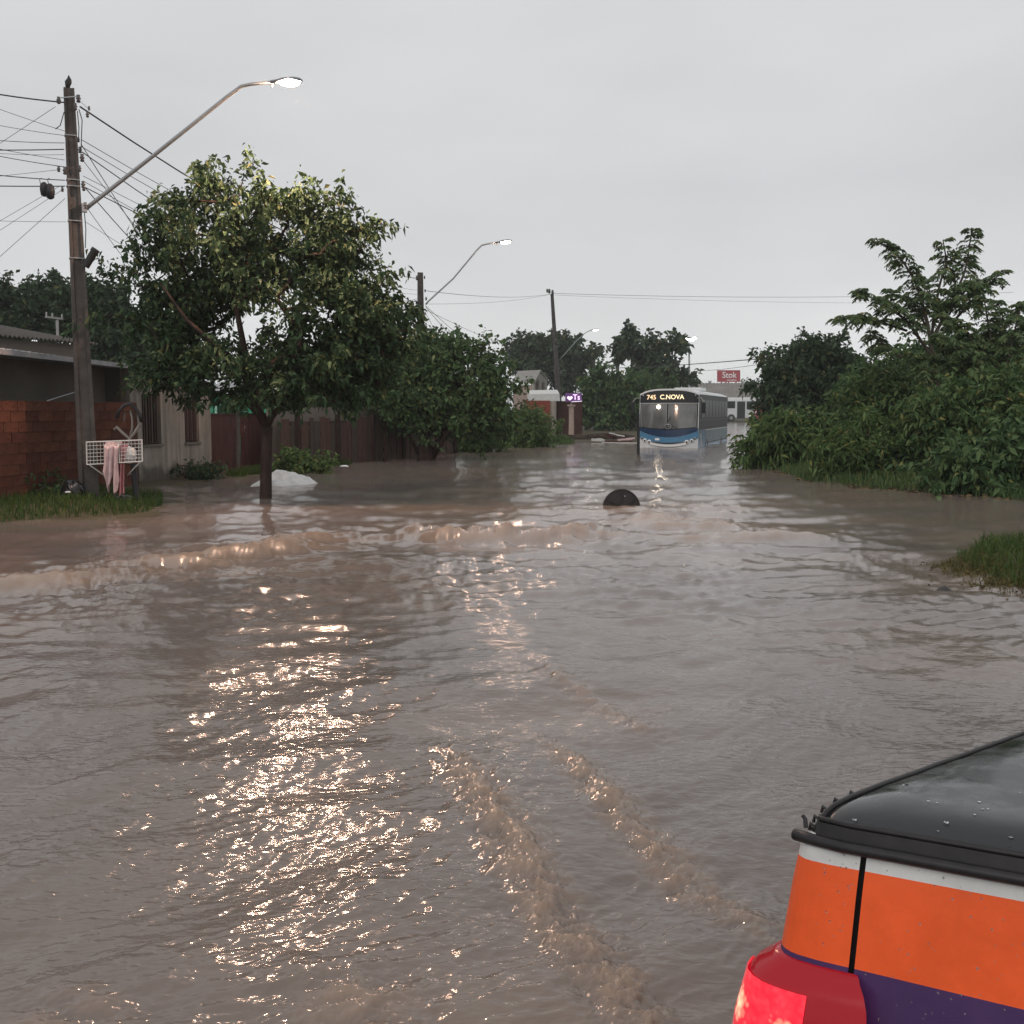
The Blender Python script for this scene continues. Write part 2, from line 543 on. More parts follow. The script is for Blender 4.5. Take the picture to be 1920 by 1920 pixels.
# lines of rough water (world metres)
RIDGES = [   # polyline, height, half width, chop, mud
    ([(-1.6, 14.5), (-0.6, 13.3), (0.3, 13.25), (1.2, 13.9), (1.9, 14.1)], 0.15, 0.36, 1.2, 0.9),          # standing wave
    ([(-5.6, 9.0), (-4.2, 10.0), (-3.2, 11.6), (-2.2, 13.2), (-1.2, 13.9)], 0.075, 0.42, 1.5, 0.9),         # its long left arm
    ([(1.5, 16.2), (2.3, 15.2), (2.9, 13.8), (3.4, 12.6)], 0.085, 0.6, 1.3, 0.9),
    ([(0.6, 17.6), (1.9, 16.7), (2.9, 16.9), (3.9, 18.3)], 0.08, 0.6, 1.2, 0.7),
    ([(-0.36, 5.15), (-0.14, 4.4), (0.02, 3.75), (0.16, 3.15), (0.36, 2.6), (0.6, 2.2)], 0.034, 0.062, 1.5, 1.0),  # wakes beside the pickup
    ([(0.14, 5.3), (0.32, 4.6), (0.46, 4.0), (0.62, 3.45), (0.9, 2.9)], 0.026, 0.055, 1.5, 0.9),
    ([(0.10, 6.8), (0.36, 6.0), (0.62, 5.35), (0.8, 4.9)], 0.018, 0.06, 1.4, 0.6),
    ([(-0.6, 3.0), (-0.35, 2.6), (-0.2, 2.25), (0.1, 1.9)], 0.030, 0.10, 1.2, 0.7),
    ([(-1.3, 2.9), (-1.15, 2.6), (-1.25, 2.2), (-1.0, 1.9)], 0.026, 0.10, 1.2, 0.55),
]

def water_h(x, y):
    wx = x + 0.25 * gnoise(x * 0.7, y * 0.7, 91)
    wy = y + 0.25 * gnoise(x * 0.7 + 9, y * 0.7, 92)
    dist = np.hypot(x, y)
    def rot(deg):
        a = math.radians(deg)
        return wx * math.cos(a) + wy * math.sin(a), -wx * math.sin(a) + wy * math.cos(a)
    inlet = 1 - 0.75 * np.exp(-(((x - 9) / 5.0) ** 2 + ((y - 16.3) / 3.2) ** 2))
    inlet *= 1 - 0.7 * np.exp(-(((x + 8.5) / 3.5) ** 2 + ((y - 12.8) / 1.6) ** 2))
    inlet *= 1 - 0.5 * np.clip((dist - 45) / 40, 0, 1)
    patchy = np.clip(0.85 + 1.0 * gnoise(x * 0.6, y * 0.45, 61) + 0.5 * gnoise(x * 1.9, y * 1.4, 62), 0.3, 1.5)
    def ridged(u, v, s):
        return 0.3 - np.abs(gnoise(u, v, s))
    p, q = rot(38)
    near = 0.045 * gnoise(p * 0.5, q * 0.9, 1) + 0.044 * gnoise(p * 1.3, q * 2.2, 2) + patchy * (0.0170 * ridged(p * 2.5, q * 4.6, 3)
        + 0.0120 * ridged(p * 5.5, q * 9.8, 4) + 0.0062 * ridged(p * 11, q * 18.0, 6))
    p, q = rot(9)
    far = 0.050 * gnoise(p * 0.45, q * 0.8, 11) + 0.13 * patchy * ridged(p * 0.6, q * 0.95, 15) * np.clip((dist - 13) / 12, 0, 1) + 0.060 * ridged(p * 1.1, q * 2.0, 12) + patchy * (0.055 * ridged(p * 2.4, q * 3.9, 13)
        + 0.0340 * ridged(p * 5.2, q * 8.0, 14) * np.clip((17 - dist) / 7, 0.15, 1))
    w_ = np.clip((dist - 4.5) / 5.5, 0, 1)
    w_ = w_ * w_ * (3 - 2 * w_)
    h = (near * (1 - w_) + far * w_) * inlet
    mud = np.clip(0.12 + 0.4 * fbm(x * 0.35, y * 0.5, 33, 3), 0, 0.5)
    for poly, H, w, chop, md in RIDGES:
        n1 = gnoise(x * 1.3, y * 1.3, 41)
        d, t = seg_dist(x + 0.5 * w * gnoise(x / w * 0.7, y / w * 0.7, 45) , y + 0.6 * w * gnoise(x / w * 0.7 + 5, y / w * 0.7, 46), poly)
        fade = np.clip(np.minimum(t, 1 - t) * 5, 0, 1)
        g = np.exp(-(d / w) ** 2) * fade
        g2 = np.exp(-(d / (1.9 * w)) ** 2) * fade
        sc = 0.20 / w
        rough = fbm(p * 2.2 * sc, q * 3.0 * sc, 51, 5, 0.68)
        h = h + H * g * (0.75 + 0.6 * n1) + chop * g2 * H * 0.65 * rough
        mud = np.maximum(mud, md * g2 * np.clip(0.75 + 0.8 * rough, 0, 1.1))
    return h, np.clip(mud, 0, 1)

inv = np.linspace(1 / 1.25, 1 / 46.0, 800)
SW = 0.64
wys = np.concatenate([1 / inv, np.geomspace(46.6, 141, 70)])
wss = np.linspace(-SW, SW, 1000)
SS, YY = np.meshgrid(wss, wys)
XX = SS * (YY + 0.9)
hh, mud = water_h(XX, YY)
edge = np.clip((SW - np.abs(SS)) / 0.06, 0, 1) * np.clip((YY - 1.25) / 0.3, 0, 1)
hh = hh * edge
WV = np.stack([XX.ravel(), YY.ravel(), hh.ravel()], 1)
nU = len(wss)
ii, jj = np.meshgrid(np.arange(nU - 1), np.arange(len(wys) - 1))
base = (jj * nU + ii).ravel()
WF = np.stack([base, base + 1, base + nU + 1, base + nU], 1)
k0 = len(WV)
ring = [(-300, -300, -0.004), (300, -300, -0.004), (300, 141, -0.004), (-300, 141, -0.004)]
yl0, yl1 = wys[0], wys[-1]
inner = [(-SW * (yl0 + 0.9), yl0, -0.004), (SW * (yl0 + 0.9), yl0, -0.004), (SW * (yl1 + 0.9), yl1, -0.004), (-SW * (yl1 + 0.9), yl1, -0.004)]
WV = np.concatenate([WV, ring, inner])
WF = np.concatenate([WF, [[k0, k0 + 1, k0 + 5, k0 + 4], [k0 + 1, k0 + 2, k0 + 6, k0 + 5], [k0 + 3, k0, k0 + 4, k0 + 7]]])

def water_material():
    m = bpy.data.materials.new('muddy flood water')
    m.use_nodes = True
    n, l = m.node_tree.nodes, m.node_tree.links
    b = n["Principled BSDF"]
    at = n.new("ShaderNodeAttribute")
    at.attribute_name = 'mud'
    mx = n.new("ShaderNodeMix")
    mx.data_type = 'RGBA'
    mx.inputs[6].default_value = (0.146, 0.121, 0.110, 1)
    mx.inputs[7].default_value = (0.290, 0.205, 0.150, 1)
    l.new(at.outputs["Fac"], mx.inputs[0])
    l.new(mx.outputs[2], b.inputs["Base Color"])
    b.inputs["IOR"].default_value = 1.42
    b.inputs["Specular IOR Level"].default_value = 0.5
    rr = n.new("ShaderNodeMapRange")
    rr.inputs["From Min"].default_value = 0.45
    rr.inputs["To Min"].default_value = 0.15
    rr.inputs["To Max"].default_value = 0.30
    l.new(at.outputs["Fac"], rr.inputs["Value"])
    l.new(rr.outputs[0], b.inputs["Roughness"])
    tc = n.new("ShaderNodeTexCoord")
    mp = n.new("ShaderNodeMapping")
    mp.inputs["Rotation"].default_value = (0, 0, math.radians(-30))
    mp.inputs["Scale"].default_value = (1.0, 2.2, 1.0)
    l.new(tc.outputs["Object"], mp.inputs["Vector"])
    hs = None
    for sc_, d_, w_ in ((13.0, 2, 1.0),):
        nz = n.new("ShaderNodeTexNoise")
        nz.inputs["Scale"].default_value = sc_
        nz.inputs["Detail"].default_value = d_
        nz.inputs["Distortion"].default_value = 0.6
        l.new(mp.outputs[0], nz.inputs["Vector"])
        mu = n.new("ShaderNodeMath")
        mu.operation = 'MULTIPLY'
        mu.inputs[1].default_value = w_
        l.new(nz.outputs["Fac"], mu.inputs[0])
        if hs is None:
            hs = mu
        else:
            ad = n.new("ShaderNodeMath")
            ad.operation = 'ADD'
            l.new(hs.outputs[0], ad.inputs[0])
            l.new(mu.outputs[0], ad.inputs[1])
            hs = ad
    bp = n.new("ShaderNodeBump")
    at2 = n.new("ShaderNodeAttribute")
    at2.attribute_name = 'ripple'
    m3 = n.new("ShaderNodeMath")
    m3.operation = 'MULTIPLY'
    m3.inputs[1].default_value = 0.30
    l.new(at2.outputs["Fac"], m3.inputs[0])
    l.new(m3.outputs[0], bp.inputs["Strength"])
    bp.inputs["Distance"].default_value = 0.022
    l.new(hs.outputs[0], bp.inputs["Height"])
    l.new(bp.outputs[0], b.inputs["Normal"])
    return m

water = np_mesh('flood_water', WV, WF, water_material(), smooth=True)
ripple = np.clip(1.15 - (np.hypot(XX, YY) - 3.0) / 9.0, 0.12, 1.0)
att = water.data.attributes.new('ripple', 'FLOAT', 'POINT')
att.data.foreach_set('value', np.concatenate([ripple.ravel(), np.full(8, 0.5)]).astype(np.float32))
att = water.data.attributes.new('mud', 'FLOAT', 'POINT')
att.data.foreach_set('value', np.concatenate([mud.ravel(), np.full(8, 0.2)]).astype(np.float32))
tag(water, 'brown fast-flowing flood water covering the whole street', 'water', kind='structure')

# ---------------------------------------------------------------- foliage
def nrm(v):
    return v / (np.linalg.norm(v, axis=-1, keepdims=True) + 1e-9)

def leaf_arrays(p, d, size, wr, rng, curl=0.25):
    """folded pointed leaves: base, left, tip, right"""
    n = len(p)
    d = nrm(d)
    r = rng.normal(size=(n, 3))
    s = nrm(np.cross(d, r))
    up = np.cross(s, d)
    sz = (size * rng.uniform(0.45, 1.5, n))[:, None]
    mid = p + d * sz * 0.45
    tip = p + d * sz - np.array([0, 0, 1]) * sz * curl
    lf = mid + s * sz * wr + up * sz * 0.10
    rt = mid - s * sz * wr + up * sz * 0.10
    V = np.stack([p, lf, tip, rt], 1).reshape(-1, 3)
    b = np.arange(n) * 4
    F = np.concatenate([np.stack([b, b + 1, b + 2], 1), np.stack([b, b + 2, b + 3], 1)])
    return V, F

def join(parts):
    Vs, Fs, o = [], [], 0
    for V, F in parts:
        Vs.append(V)
        Fs.append(F + o)
        o += len(V)
    return np.concatenate(Vs), np.concatenate(Fs)

def lobe_px(px, py, rx, ry, Y, rd=None):
    """a crown lobe measured in photo pixels at distance Y"""
    k = Y / FPX
    return (P(px, py, Y), np.array([rx * k, (rd if rd else 0.85 * rx * k), ry * k]))

def sample_lobes(lobes, n, rng, shell=0.45):
    w = np.array([(r[0] * r[1] * r[2]) ** (2 / 3) for _, r in lobes])
    idx = np.minimum(np.searchsorted(np.cumsum(w / w.sum()), (rng.permutation(n) + rng.uniform(0, 1)) / n), len(lobes) - 1)
    c = np.array([l_[0] for l_ in lobes])[idx]
    r = np.array([l_[1] for l_ in lobes])[idx]
    d = nrm(rng.normal(size=(n, 3)))
    q = 1 + 0.45 * gnoise(c[:, 0] * 3 + d[:, 0] * 2.6 + d[:, 2] * 1.9, c[:, 2] * 3 + d[:, 1] * 2.6 - d[:, 2] * 1.3, 5) \
        + np.where(rng.uniform(0, 1, n) < 0.06, rng.uniform(0.03, 0.16, n), 0)
    return c + d * r * (rng.uniform(0, 1, n) ** shell * q)[:, None]

def branch_tubes(mb, nodes, parent, start, r_tip, r_max, n=5):
    cnt = np.ones(len(nodes))
    for i in range(len(nodes) - 1, -1, -1):
        if parent[i] >= 0: cnt[parent[i]] += cnt[i]
    rad = np.minimum(r_tip * np.sqrt(cnt), r_max)
    for i in range(start, len(nodes)):
        j = parent[i]
        a, b = nodes[j], nodes[i]
        mid = (a + b) / 2 + np.array([0, 0, 0.08 * np.linalg.norm(b - a)])
        mb.tube([a, mid, b], [min(rad[j], rad[i] * 1.5), rad[i] * 1.15, rad[i] * 0.8], n, cap=False)

def make_tree(name, label, cat, base, limbs, lobes, nclump, per, leaf, clump_r, lm, bark, seed, wr=0.26, droop=0.35,
              group=None, shell=0.45, r_tip=0.008, r_max=0.06, zscale=0.75, crown_name='crown'):
    """limbs: list of ([points], [radii]); the first starts at the base"""
    rng = np.random.default_rng(seed)
    base = np.asarray(base, float)
    root = empty(name, base, 0, label, cat, group)
    nodes, parent = [], []
    mb = MB()
    for pts, rad in limbs:
        mb.tube([np.asarray(q, float) - base for q in pts], rad, 9)
        for q in pts[len(pts) // 2:]:
            nodes.append(np.asarray(q, float))
            parent.append(-1)
    start = len(nodes)
    nsub = max(8, nclump // 5)
    sub = sample_lobes(lobes, nsub, rng, shell)
    cl = sub[rng.integers(0, nsub, nclump)] + rng.normal(size=(nclump, 3)) * clump_r * np.array([.85, .85, .6])
    cl[:, 2] = np.minimum(cl[:, 2], max(c_[2] + .85 * r_[2] for c_, r_ in lobes))
    org = nodes[0]
    cl = cl[np.argsort(np.linalg.norm(cl - org, axis=1))]
    for c in cl:
        A = np.array(nodes)
        dd = np.linalg.norm(A - c, axis=1) + 0.35 * np.maximum(0, A[:, 2] - c[2])
        j = int(np.argmin(dd))
        nodes.append(c)
        parent.append(j)
    branch_tubes(mb, [q - base for q in nodes], parent, start, r_tip, r_max)
    mb.build('trunk', bark, root, smooth=True, fix=False)
    N = nclump * per
    pa = np.array([nodes[j] for j in parent[start:]])
    sd_ = nrm(nrm(cl - pa) + rng.normal(size=(nclump, 3)) * .45 + np.array([0, 0, .25]))
    ln = clump_r * rng.uniform(1.0, 2.1, nclump)
    c = np.repeat(cl, per, 0)
    sdr = np.repeat(sd_, per, 0)
    t = rng.uniform(-.35, 1, N)
    off = sdr * (t * np.repeat(ln, per))[:, None] + rng.normal(size=(N, 3)) * clump_r * (.30 - .12 * np.clip(t, 0, 1))[:, None]
    off[:, 2] -= .25 * clump_r * np.clip(t, 0, 1) ** 2
    d = sdr * .5 + nrm(rng.normal(size=(N, 3))) + np.array([0, 0, -droop])
    V, F = leaf_arrays(c + off - base, d, leaf, wr, rng)
    o = np_mesh(crown_name, V, F, lm, root)
    tag(o, kind='stuff')
    return root

def blades(name, pts, h, w, lm, seed, lean=0.45, parent=None, origin=None):
    rng = np.random.default_rng(seed)
    n = len(pts)
    a = rng.uniform(0, 2 * math.pi, n)
    s = np.stack([np.cos(a), np.sin(a), np.zeros(n)], 1) * w / 2
    H = (h * rng.uniform(0.45, 1.25, n))[:, None]
    b = rng.uniform(0, 2 * math.pi, n)
    ln = np.stack([np.cos(b), np.sin(b), np.zeros(n)], 1) * (lean * rng.uniform(0.2, 1.3, n))[:, None]
    up = np.array([0, 0, 1.0])
    mid = pts + H * 0.6 * up + ln * H * 0.35
    tip = pts + H * (1 - 0.25 * np.linalg.norm(ln, axis=1, keepdims=True)) * up + ln * H
    V = np.stack([pts - s, pts + s, mid + s * 0.7, mid - s * 0.7, tip], 1).reshape(-1, 3)
    k = np.arange(n) * 5
    F = np.concatenate([np.stack([k, k + 1, k + 2], 1), np.stack([k, k + 2, k + 3], 1), np.stack([k + 3, k + 2, k + 4], 1)])
    return np_mesh(name, V, F, lm, parent)

def scatter(poly, n, seed, zmin=-0.02, clump=0.0):
    rng = np.random.default_rng(seed)
    A = np.array(poly)
    out = []
    while sum(len(o) for o in out) < n:
        x = rng.uniform(A[:, 0].min(), A[:, 0].max(), 4 * n)
        y = rng.uniform(A[:, 1].min(), A[:, 1].max(), 4 * n)
        k = in_poly(x, y, poly)
        if clump:
            k &= fbm(x * 1.3, y * 1.3, seed + 3, 3) > rng.uniform(-0.5, 0.25, len(x)) * clump
        x, y = x[k], y[k]
        z = ground_z(x, y)
        k = z > zmin
        out.append(np.stack([x[k], y[k], z[k] - 0.01], 1))
        if len(out) > 12: break
    return np.concatenate(out)[:n]

# ---------------------------------------------------------------- trees on the left side
def lob(Y, rows, rd=None):
    return [lobe_px(*r, Y, rd) for r in rows]

Yt = float(G(498, 940)[1])
tb = G(498, 942)
tb[2] = -0.5
fork = P(500, 800, Yt)
make_tree('street_tree', 'broad leafy tree standing in the water beside the white tarp mound', 'tree', tb,
          [([tb, P(498, 942, Yt), P(499, 870, Yt), fork], [0.13, 0.112, 0.098, 0.105]),
           ([fork, P(484, 770, Yt), P(470, 710, Yt - 0.1), P(455, 640, Yt - 0.2), P(440, 560, Yt - 0.2), P(432, 450, Yt)], [0.095, 0.08, 0.07, 0.055, 0.04, 0.02]),
           ([fork, P(512, 775, Yt), P(560, 745, Yt + 0.3), P(610, 722, Yt + 0.5), P(660, 660, Yt + 0.6)], [0.075, 0.06, 0.05, 0.04, 0.02]),
           ([P(484, 770, Yt), P(520, 690, Yt + 0.4), P(555, 600, Yt + 0.6), P(590, 480, Yt + 0.4)], [0.07, 0.055, 0.04, 0.02]),
           ([P(475, 730, Yt), P(420, 660, Yt - 0.5), P(350, 600, Yt - 0.7), P(300, 530, Yt - 0.5)], [0.05, 0.04, 0.03, 0.015])],
          lob(Yt, [(425, 345, 45, 38), (360, 385, 55, 45), (330, 440, 50, 50), (470, 400, 75, 55), (600, 410, 60, 48), (650, 440, 45, 50),
                   (540, 450, 100, 60), (420, 490, 110, 60), (620, 510, 80, 60), (290, 535, 65, 45), (350, 580, 95, 50), (480, 540, 110, 50),
                   (690, 560, 65, 45), (720, 600, 55, 50), (620, 600, 100, 55), (560, 680, 110, 45), (660, 660, 90, 50), (330, 660, 75, 40),
                   (420, 690, 100, 38), (520, 725, 100, 25), (390, 735, 45, 22), (640, 715, 80, 35), (270, 610, 45, 45), (330, 700, 65, 30), (410, 735, 60, 25), (700, 640, 70, 50)]),
          780, 50, 0.112, 0.27, L['main'], M['bark'], 3, wr=0.24, droop=0.55, r_tip=0.006, r_max=0.04)

Yb = float(G(800, 864)[1])
bb = G(800, 864)
bb[2] = -0.4
make_tree('street_tree', 'low dense dark green tree with several stems standing in the water by the board fence', 'tree', bb,
          [([bb, P(800, 858, Yb), P(797, 820, Yb), P(795, 770, Yb)], [0.42, 0.3, 0.2, 0.15]),
           ([P(808, 852, Yb), P(828, 820, Yb - 0.2), P(850, 780, Yb - 0.3)], [0.12, 0.10, 0.07]),
           ([P(812, 856, Yb - 0.1), P(836, 815, Yb - 0.4), P(868, 785, Yb - 0.5)], [0.10, 0.08, 0.06]),
           ([P(786, 852, Yb), P(768, 820, Yb - 0.2), P(750, 795, Yb - 0.2)], [0.07, 0.06, 0.05])],
          lob(Yb, [(850, 680, 60, 45), (895, 675, 42, 42), (800, 690, 65, 45), (760, 705, 55, 48), (925, 725, 40, 45), (870, 735, 90, 50),
                   (780, 755, 80, 45), (840, 785, 95, 32), (920, 775, 45, 38), (740, 760, 45, 45), (800, 660, 30, 25)]),
          620, 46, 0.15, 0.33, L['bushy'], M['bark'], 8, wr=0.3, droop=0.2)

for (nm, lb, Y, rows, seed, bpx, bpy_) in (
    ('yard_tree', 'dark tree crown behind the red board fence', 37.5,
     [(680, 720, 70, 60), (640, 750, 60, 45), (730, 690, 45, 45), (700, 770, 55, 32), (610, 700, 45, 40), (620, 772, 60, 26), (700, 792, 60, 20), (560, 740, 50, 40)], 12, 690, 850),
    ('yard_tree', 'tall dark tree rising behind the grey plaster house', 48.0,
     [(180, 590, 50, 50), (220, 620, 60, 55), (250, 655, 60, 45), (185, 640, 50, 45), (300, 660, 50, 40), (150, 570, 35, 35)], 14, 215, 740),
    ('yard_tree', 'wide dark tree behind the roof with the television aerial', 52.0,
     [(20, 570, 60, 42), (90, 565, 55, 40), (60, 615, 90, 40), (-40, 590, 70, 60), (130, 610, 45, 50), (-90, 620, 60, 60)], 15, 60, 740)):
    b_ = P(bpx, bpy_, Y)
    b_[2] = 0.0
    t_ = np.mean([l_[0] for l_ in lob(Y, rows)], 0)
    make_tree(nm, lb, 'tree', b_, [([b_, (b_ + t_) / 2, t_], [0.28, 0.22, 0.1])], lob(Y, rows), 430, 46, 0.24, 0.5, L['dark'], M['bark'], seed,
              wr=0.3, droop=0.15, group='trees behind the houses')

# middle and far distance
def far_tree(nm, lb, Y, rows, seed, bpx, bpy_, n=260, per=40, leaf=0.3, cr=0.6, lm='far', limbs=None, shell=0.45, zs=0.7, r_max=0.12):
    b_ = P(bpx, bpy_, Y)
    b_[2] = 0.0
    t_ = np.mean([l_[0] for l_ in lob(Y, rows)], 0)
    lim = limbs if limbs else [([b_, b_ * 0.5 + t_ * 0.5, t_], [0.3, 0.22, 0.12])]
    return make_tree(nm, lb, 'tree', b_, lim, lob(Y, rows), n, per, leaf, cr, L[lm], M['bark'], seed, wr=0.32, droop=0.1,
                     shell=shell, zscale=zs, r_tip=0.02, r_max=r_max)

far_tree('umbrella_tree', 'wide flat-topped tree behind the leaning pole and the gabled house', 112,
         [(1010, 665, 48, 22), (1060, 662, 45, 22), (985, 680, 24, 18), (1085, 680, 24, 22), (1035, 650, 45, 14), (1050, 690, 40, 20), (1060, 712, 26, 22)],
         21, 1045, 800, 420, 40, 0.42, 0.75)
far_tree('roadside_tree', 'round bushy tree beside the purple glowing sign', 80,
         [(1130, 730, 38, 28), (1165, 735, 40, 30), (1110, 755, 28, 30), (1150, 770, 50, 26), (1185, 765, 30, 30), (1125, 712, 20, 14)],
         22, 1150, 815, 420, 40, 0.3, 0.55, lm='bushy')
b_ = P(1205, 812, 98)
b_[2] = 0
far_tree('open_tree', 'tall open-branched tree with ragged leaf clumps behind the blue bus', 98,
         [(1180, 645, 16, 12), (1200, 655, 22, 14), (1172, 660, 14, 8), (1205, 680, 14, 16), (1248, 648, 14, 9), (1268, 652, 20, 9), (1240, 675, 18, 12),
          (1230, 700, 40, 16), (1268, 708, 26, 12), (1262, 690, 18, 6), (1215, 715, 30, 12), (1168, 624, 7, 7), (1290, 706, 12, 7)],
         23, 1205, 812, 240, 26, 0.5, 0.5, limbs=[
             ([b_, P(1206, 760, 98), P(1208, 700, 98), P(1204, 660, 98), P(1180, 630, 98)], [0.4, 0.34, 0.26, 0.16, 0.05]),
             ([P(1208, 710, 98), P(1232, 680, 98), P(1262, 655, 98)], [0.2, 0.14, 0.06]),
             ([P(1207, 730, 98), P(1250, 700, 98), P(1290, 706, 98)], [0.16, 0.1, 0.05])], shell=0.6, r_max=0.06)
far_tree('roadside_tree', 'small round tree beyond the rubble bank beside the open-branched tree', 90,
         [(1195, 720, 30, 18), (1180, 745, 28, 20), (1225, 735, 30, 20)], 24, 1200, 812, 200, 40, 0.3, 0.5, lm='bushy')

def shrub(nm, lb, cat, px, py, Y, rows, seed, n=150, per=42, leaf=0.13, cr=0.3, lm='shrub', wr=0.24, droop=0.3, group=None, stems=6, zb=None):
    b_ = P(px, py, Y)
    b_[2] = gz(b_[0], b_[1]) if zb is None else zb
    rng = np.random.default_rng(seed)
    lobes = lob(Y, rows)
    lim = []
    for k in range(stems):
        c = lobes[k % len(lobes)][0] + rng.normal(size=3) * 0.15
        s0 = b_ + np.array([rng.uniform(-.3, .3), rng.uniform(-.3, .3), -0.05])
        lim.append(([s0, s0 * 0.5 + c * 0.5 + np.array([0, 0, 0.15]), c], [0.035, 0.025, 0.012]))
    return make_tree(nm, lb, cat, b_, lim, lobes, n, per, leaf, cr, L[lm], M['bark_pale'], seed, wr=wr, droop=droop,
                     group=group, r_tip=0.004, r_max=0.02, crown_name='foliage')

shrub('verge_bush', 'bright green bush growing from the bank beyond the board fence', 'bush', 900, 838, 41.5,
      [(880, 815, 30, 22), (920, 805, 35, 28), (900, 832, 50, 12)], 31, 150, 42, 0.15, 0.3, 'weed')
shrub('verge_bush', 'tall weedy bush in front of the red brick wall', 'bush', 990, 835, 47.0,
      [(985, 790, 32, 22), (1010, 805, 32, 26), (960, 810, 34, 28), (1000, 830, 45, 14), (955, 835, 40, 10)], 32, 240, 42, 0.15, 0.32, 'weed')
shrub('verge_bush', 'small shrub crouching at the board fence beside the white tarp mound', 'bush', 568, 880, 27.2,
      [(560, 868, 22, 16), (585, 876, 26, 12), (550, 880, 18, 12)], 33, 70, 42, 0.12, 0.22, 'weed')
shrub('verge_bush', 'dark weeds at the foot of the orange brick wall', 'bush', 60, 925, 18.6,
      [(62, 905, 22, 20), (90, 915, 20, 14), (40, 918, 20, 10)], 34, 40, 22, 0.09, 0.2, 'bushy')
shrub('verge_bush', 'dark creeping weeds under the barred windows', 'bush', 330, 898, 24.6,
      [(300, 896, 40, 12), (350, 893, 45, 11), (390, 897, 14, 8)], 35, 60, 42, 0.1, 0.2, 'dark')

# ---------------------------------------------------------------- overgrown right side
BG = 'bushes on the overgrown bank'
shrub('bank_bush', 'dark high bush around the far utility post', 'bush', 1500, 850, 44,
      [(1490, 670, 40, 30), (1540, 665, 50, 28), (1580, 680, 45, 30), (1470, 715, 38, 40), (1530, 735, 80, 50), (1600, 720, 60, 50), (1475, 760, 40, 40),
       (1450, 700, 22, 22), (1540, 790, 90, 40)],
      41, 560, 42, 0.22, 0.42, 'dark', stems=8)
shrub('bank_bush', 'pale droopy weed bush leaning over the water opposite the blue bus', 'bush', 1475, 880, 29,
      [(1460, 810, 40, 28), (1430, 845, 28, 28), (1490, 840, 45, 35), (1500, 800, 25, 22), (1470, 875, 50, 20)],
      42, 260, 34, 0.2, 0.3, 'weed', wr=0.14, droop=0.75)
shrub('bank_bush', 'grassy olive bush at the water edge between pale droopy weeds and white litter', 'bush', 1640, 905, 24,
      [(1620, 850, 60, 40), (1700, 850, 60, 40), (1580, 880, 55, 22), (1670, 890, 80, 22), (1560, 845, 45, 35), (1640, 815, 60, 30)],
      43, 420, 38, 0.16, 0.27, 'weed', wr=0.14, droop=0.6)
shrub('bank_bush', 'tall olive green bush below the feathery tree', 'bush', 1650, 860, 29,
      [(1610, 780, 55, 45), (1670, 765, 60, 45), (1720, 745, 55, 40), (1570, 800, 45, 40), (1700, 800, 70, 40), (1640, 730, 40, 30)],
      44, 460, 40, 0.17, 0.32, 'shrub', wr=0.2, droop=0.4)
shrub('bank_bush', 'broad leafy bush with pale drooping tips under the feathery tree', 'bush', 1800, 900, 23.5,
      [(1780, 790, 60, 45), (1850, 780, 60, 50), (1900, 800, 50, 50), (1830, 840, 70, 35), (1740, 830, 50, 35), (1880, 740, 50, 35)],
      45, 520, 40, 0.17, 0.3, 'shrub', wr=0.2, droop=0.5)
shrub('bank_bush', 'low dark bush overhanging the brown inlet', 'bush', 1870, 920, 20.5,
      [(1850, 880, 55, 35), (1910, 880, 50, 40), (1960, 860, 60, 60), (1800, 885, 40, 28), (1880, 915, 70, 16)],
      46, 380, 42, 0.15, 0.27, 'bushy', wr=0.24, droop=0.4)
shrub('bank_bush', 'dark dense bush standing behind the olive green bush', 'bush', 1760, 850, 33,
      [(1740, 690, 60, 40), (1800, 690, 60, 45), (1870, 700, 70, 40), (1820, 740, 90, 40), (1940, 700, 60, 60), (1680, 700, 45, 35)],
      47, 520, 42, 0.2, 0.36, 'bushy', stems=8)

def frond_arrays(o, d, ln, npair, lw, rng, droop=0.5):
    """one pinnate leaf: paired leaflets along a drooping rachis"""
    t = np.linspace(0.12, 1, npair)
    d = nrm(d[None])[0]
    pts = o + d * (t * ln)[:, None] - np.array([0, 0, 1.0]) * (droop * ln * t ** 2)[:, None]
    tan = nrm(np.gradient(pts, axis=0))
    s = nrm(np.cross(tan, np.array([0, 0, 1.0])) + 1e-6)
    p = np.concatenate([pts, pts])
    dd = np.concatenate([s + tan * 0.45 - [0, 0, .35], -s + tan * 0.45 - [0, 0, .35]]) + rng.normal(size=(2 * npair, 3)) * 0.12
    prof = np.tile(np.sin(np.clip(t, 0, 0.96) * math.pi) ** 0.5 * 0.6 + 0.5, 2)
    V, F = leaf_arrays(p, dd, lw, 0.17, rng, 0.12)
    c = np.repeat(p, 4, 0)
    V = c + (V - c) * np.repeat(prof, 4)[:, None]
    w = np.stack([pts - s * 0.006, pts + s * 0.006], 1).reshape(-1, 3)
    k = np.arange(npair - 1) * 2
    F2 = np.concatenate([np.stack([k, k + 1, k + 3], 1), np.stack([k, k + 3, k + 2], 1)])
    return join([(V, F), (w, F2)])

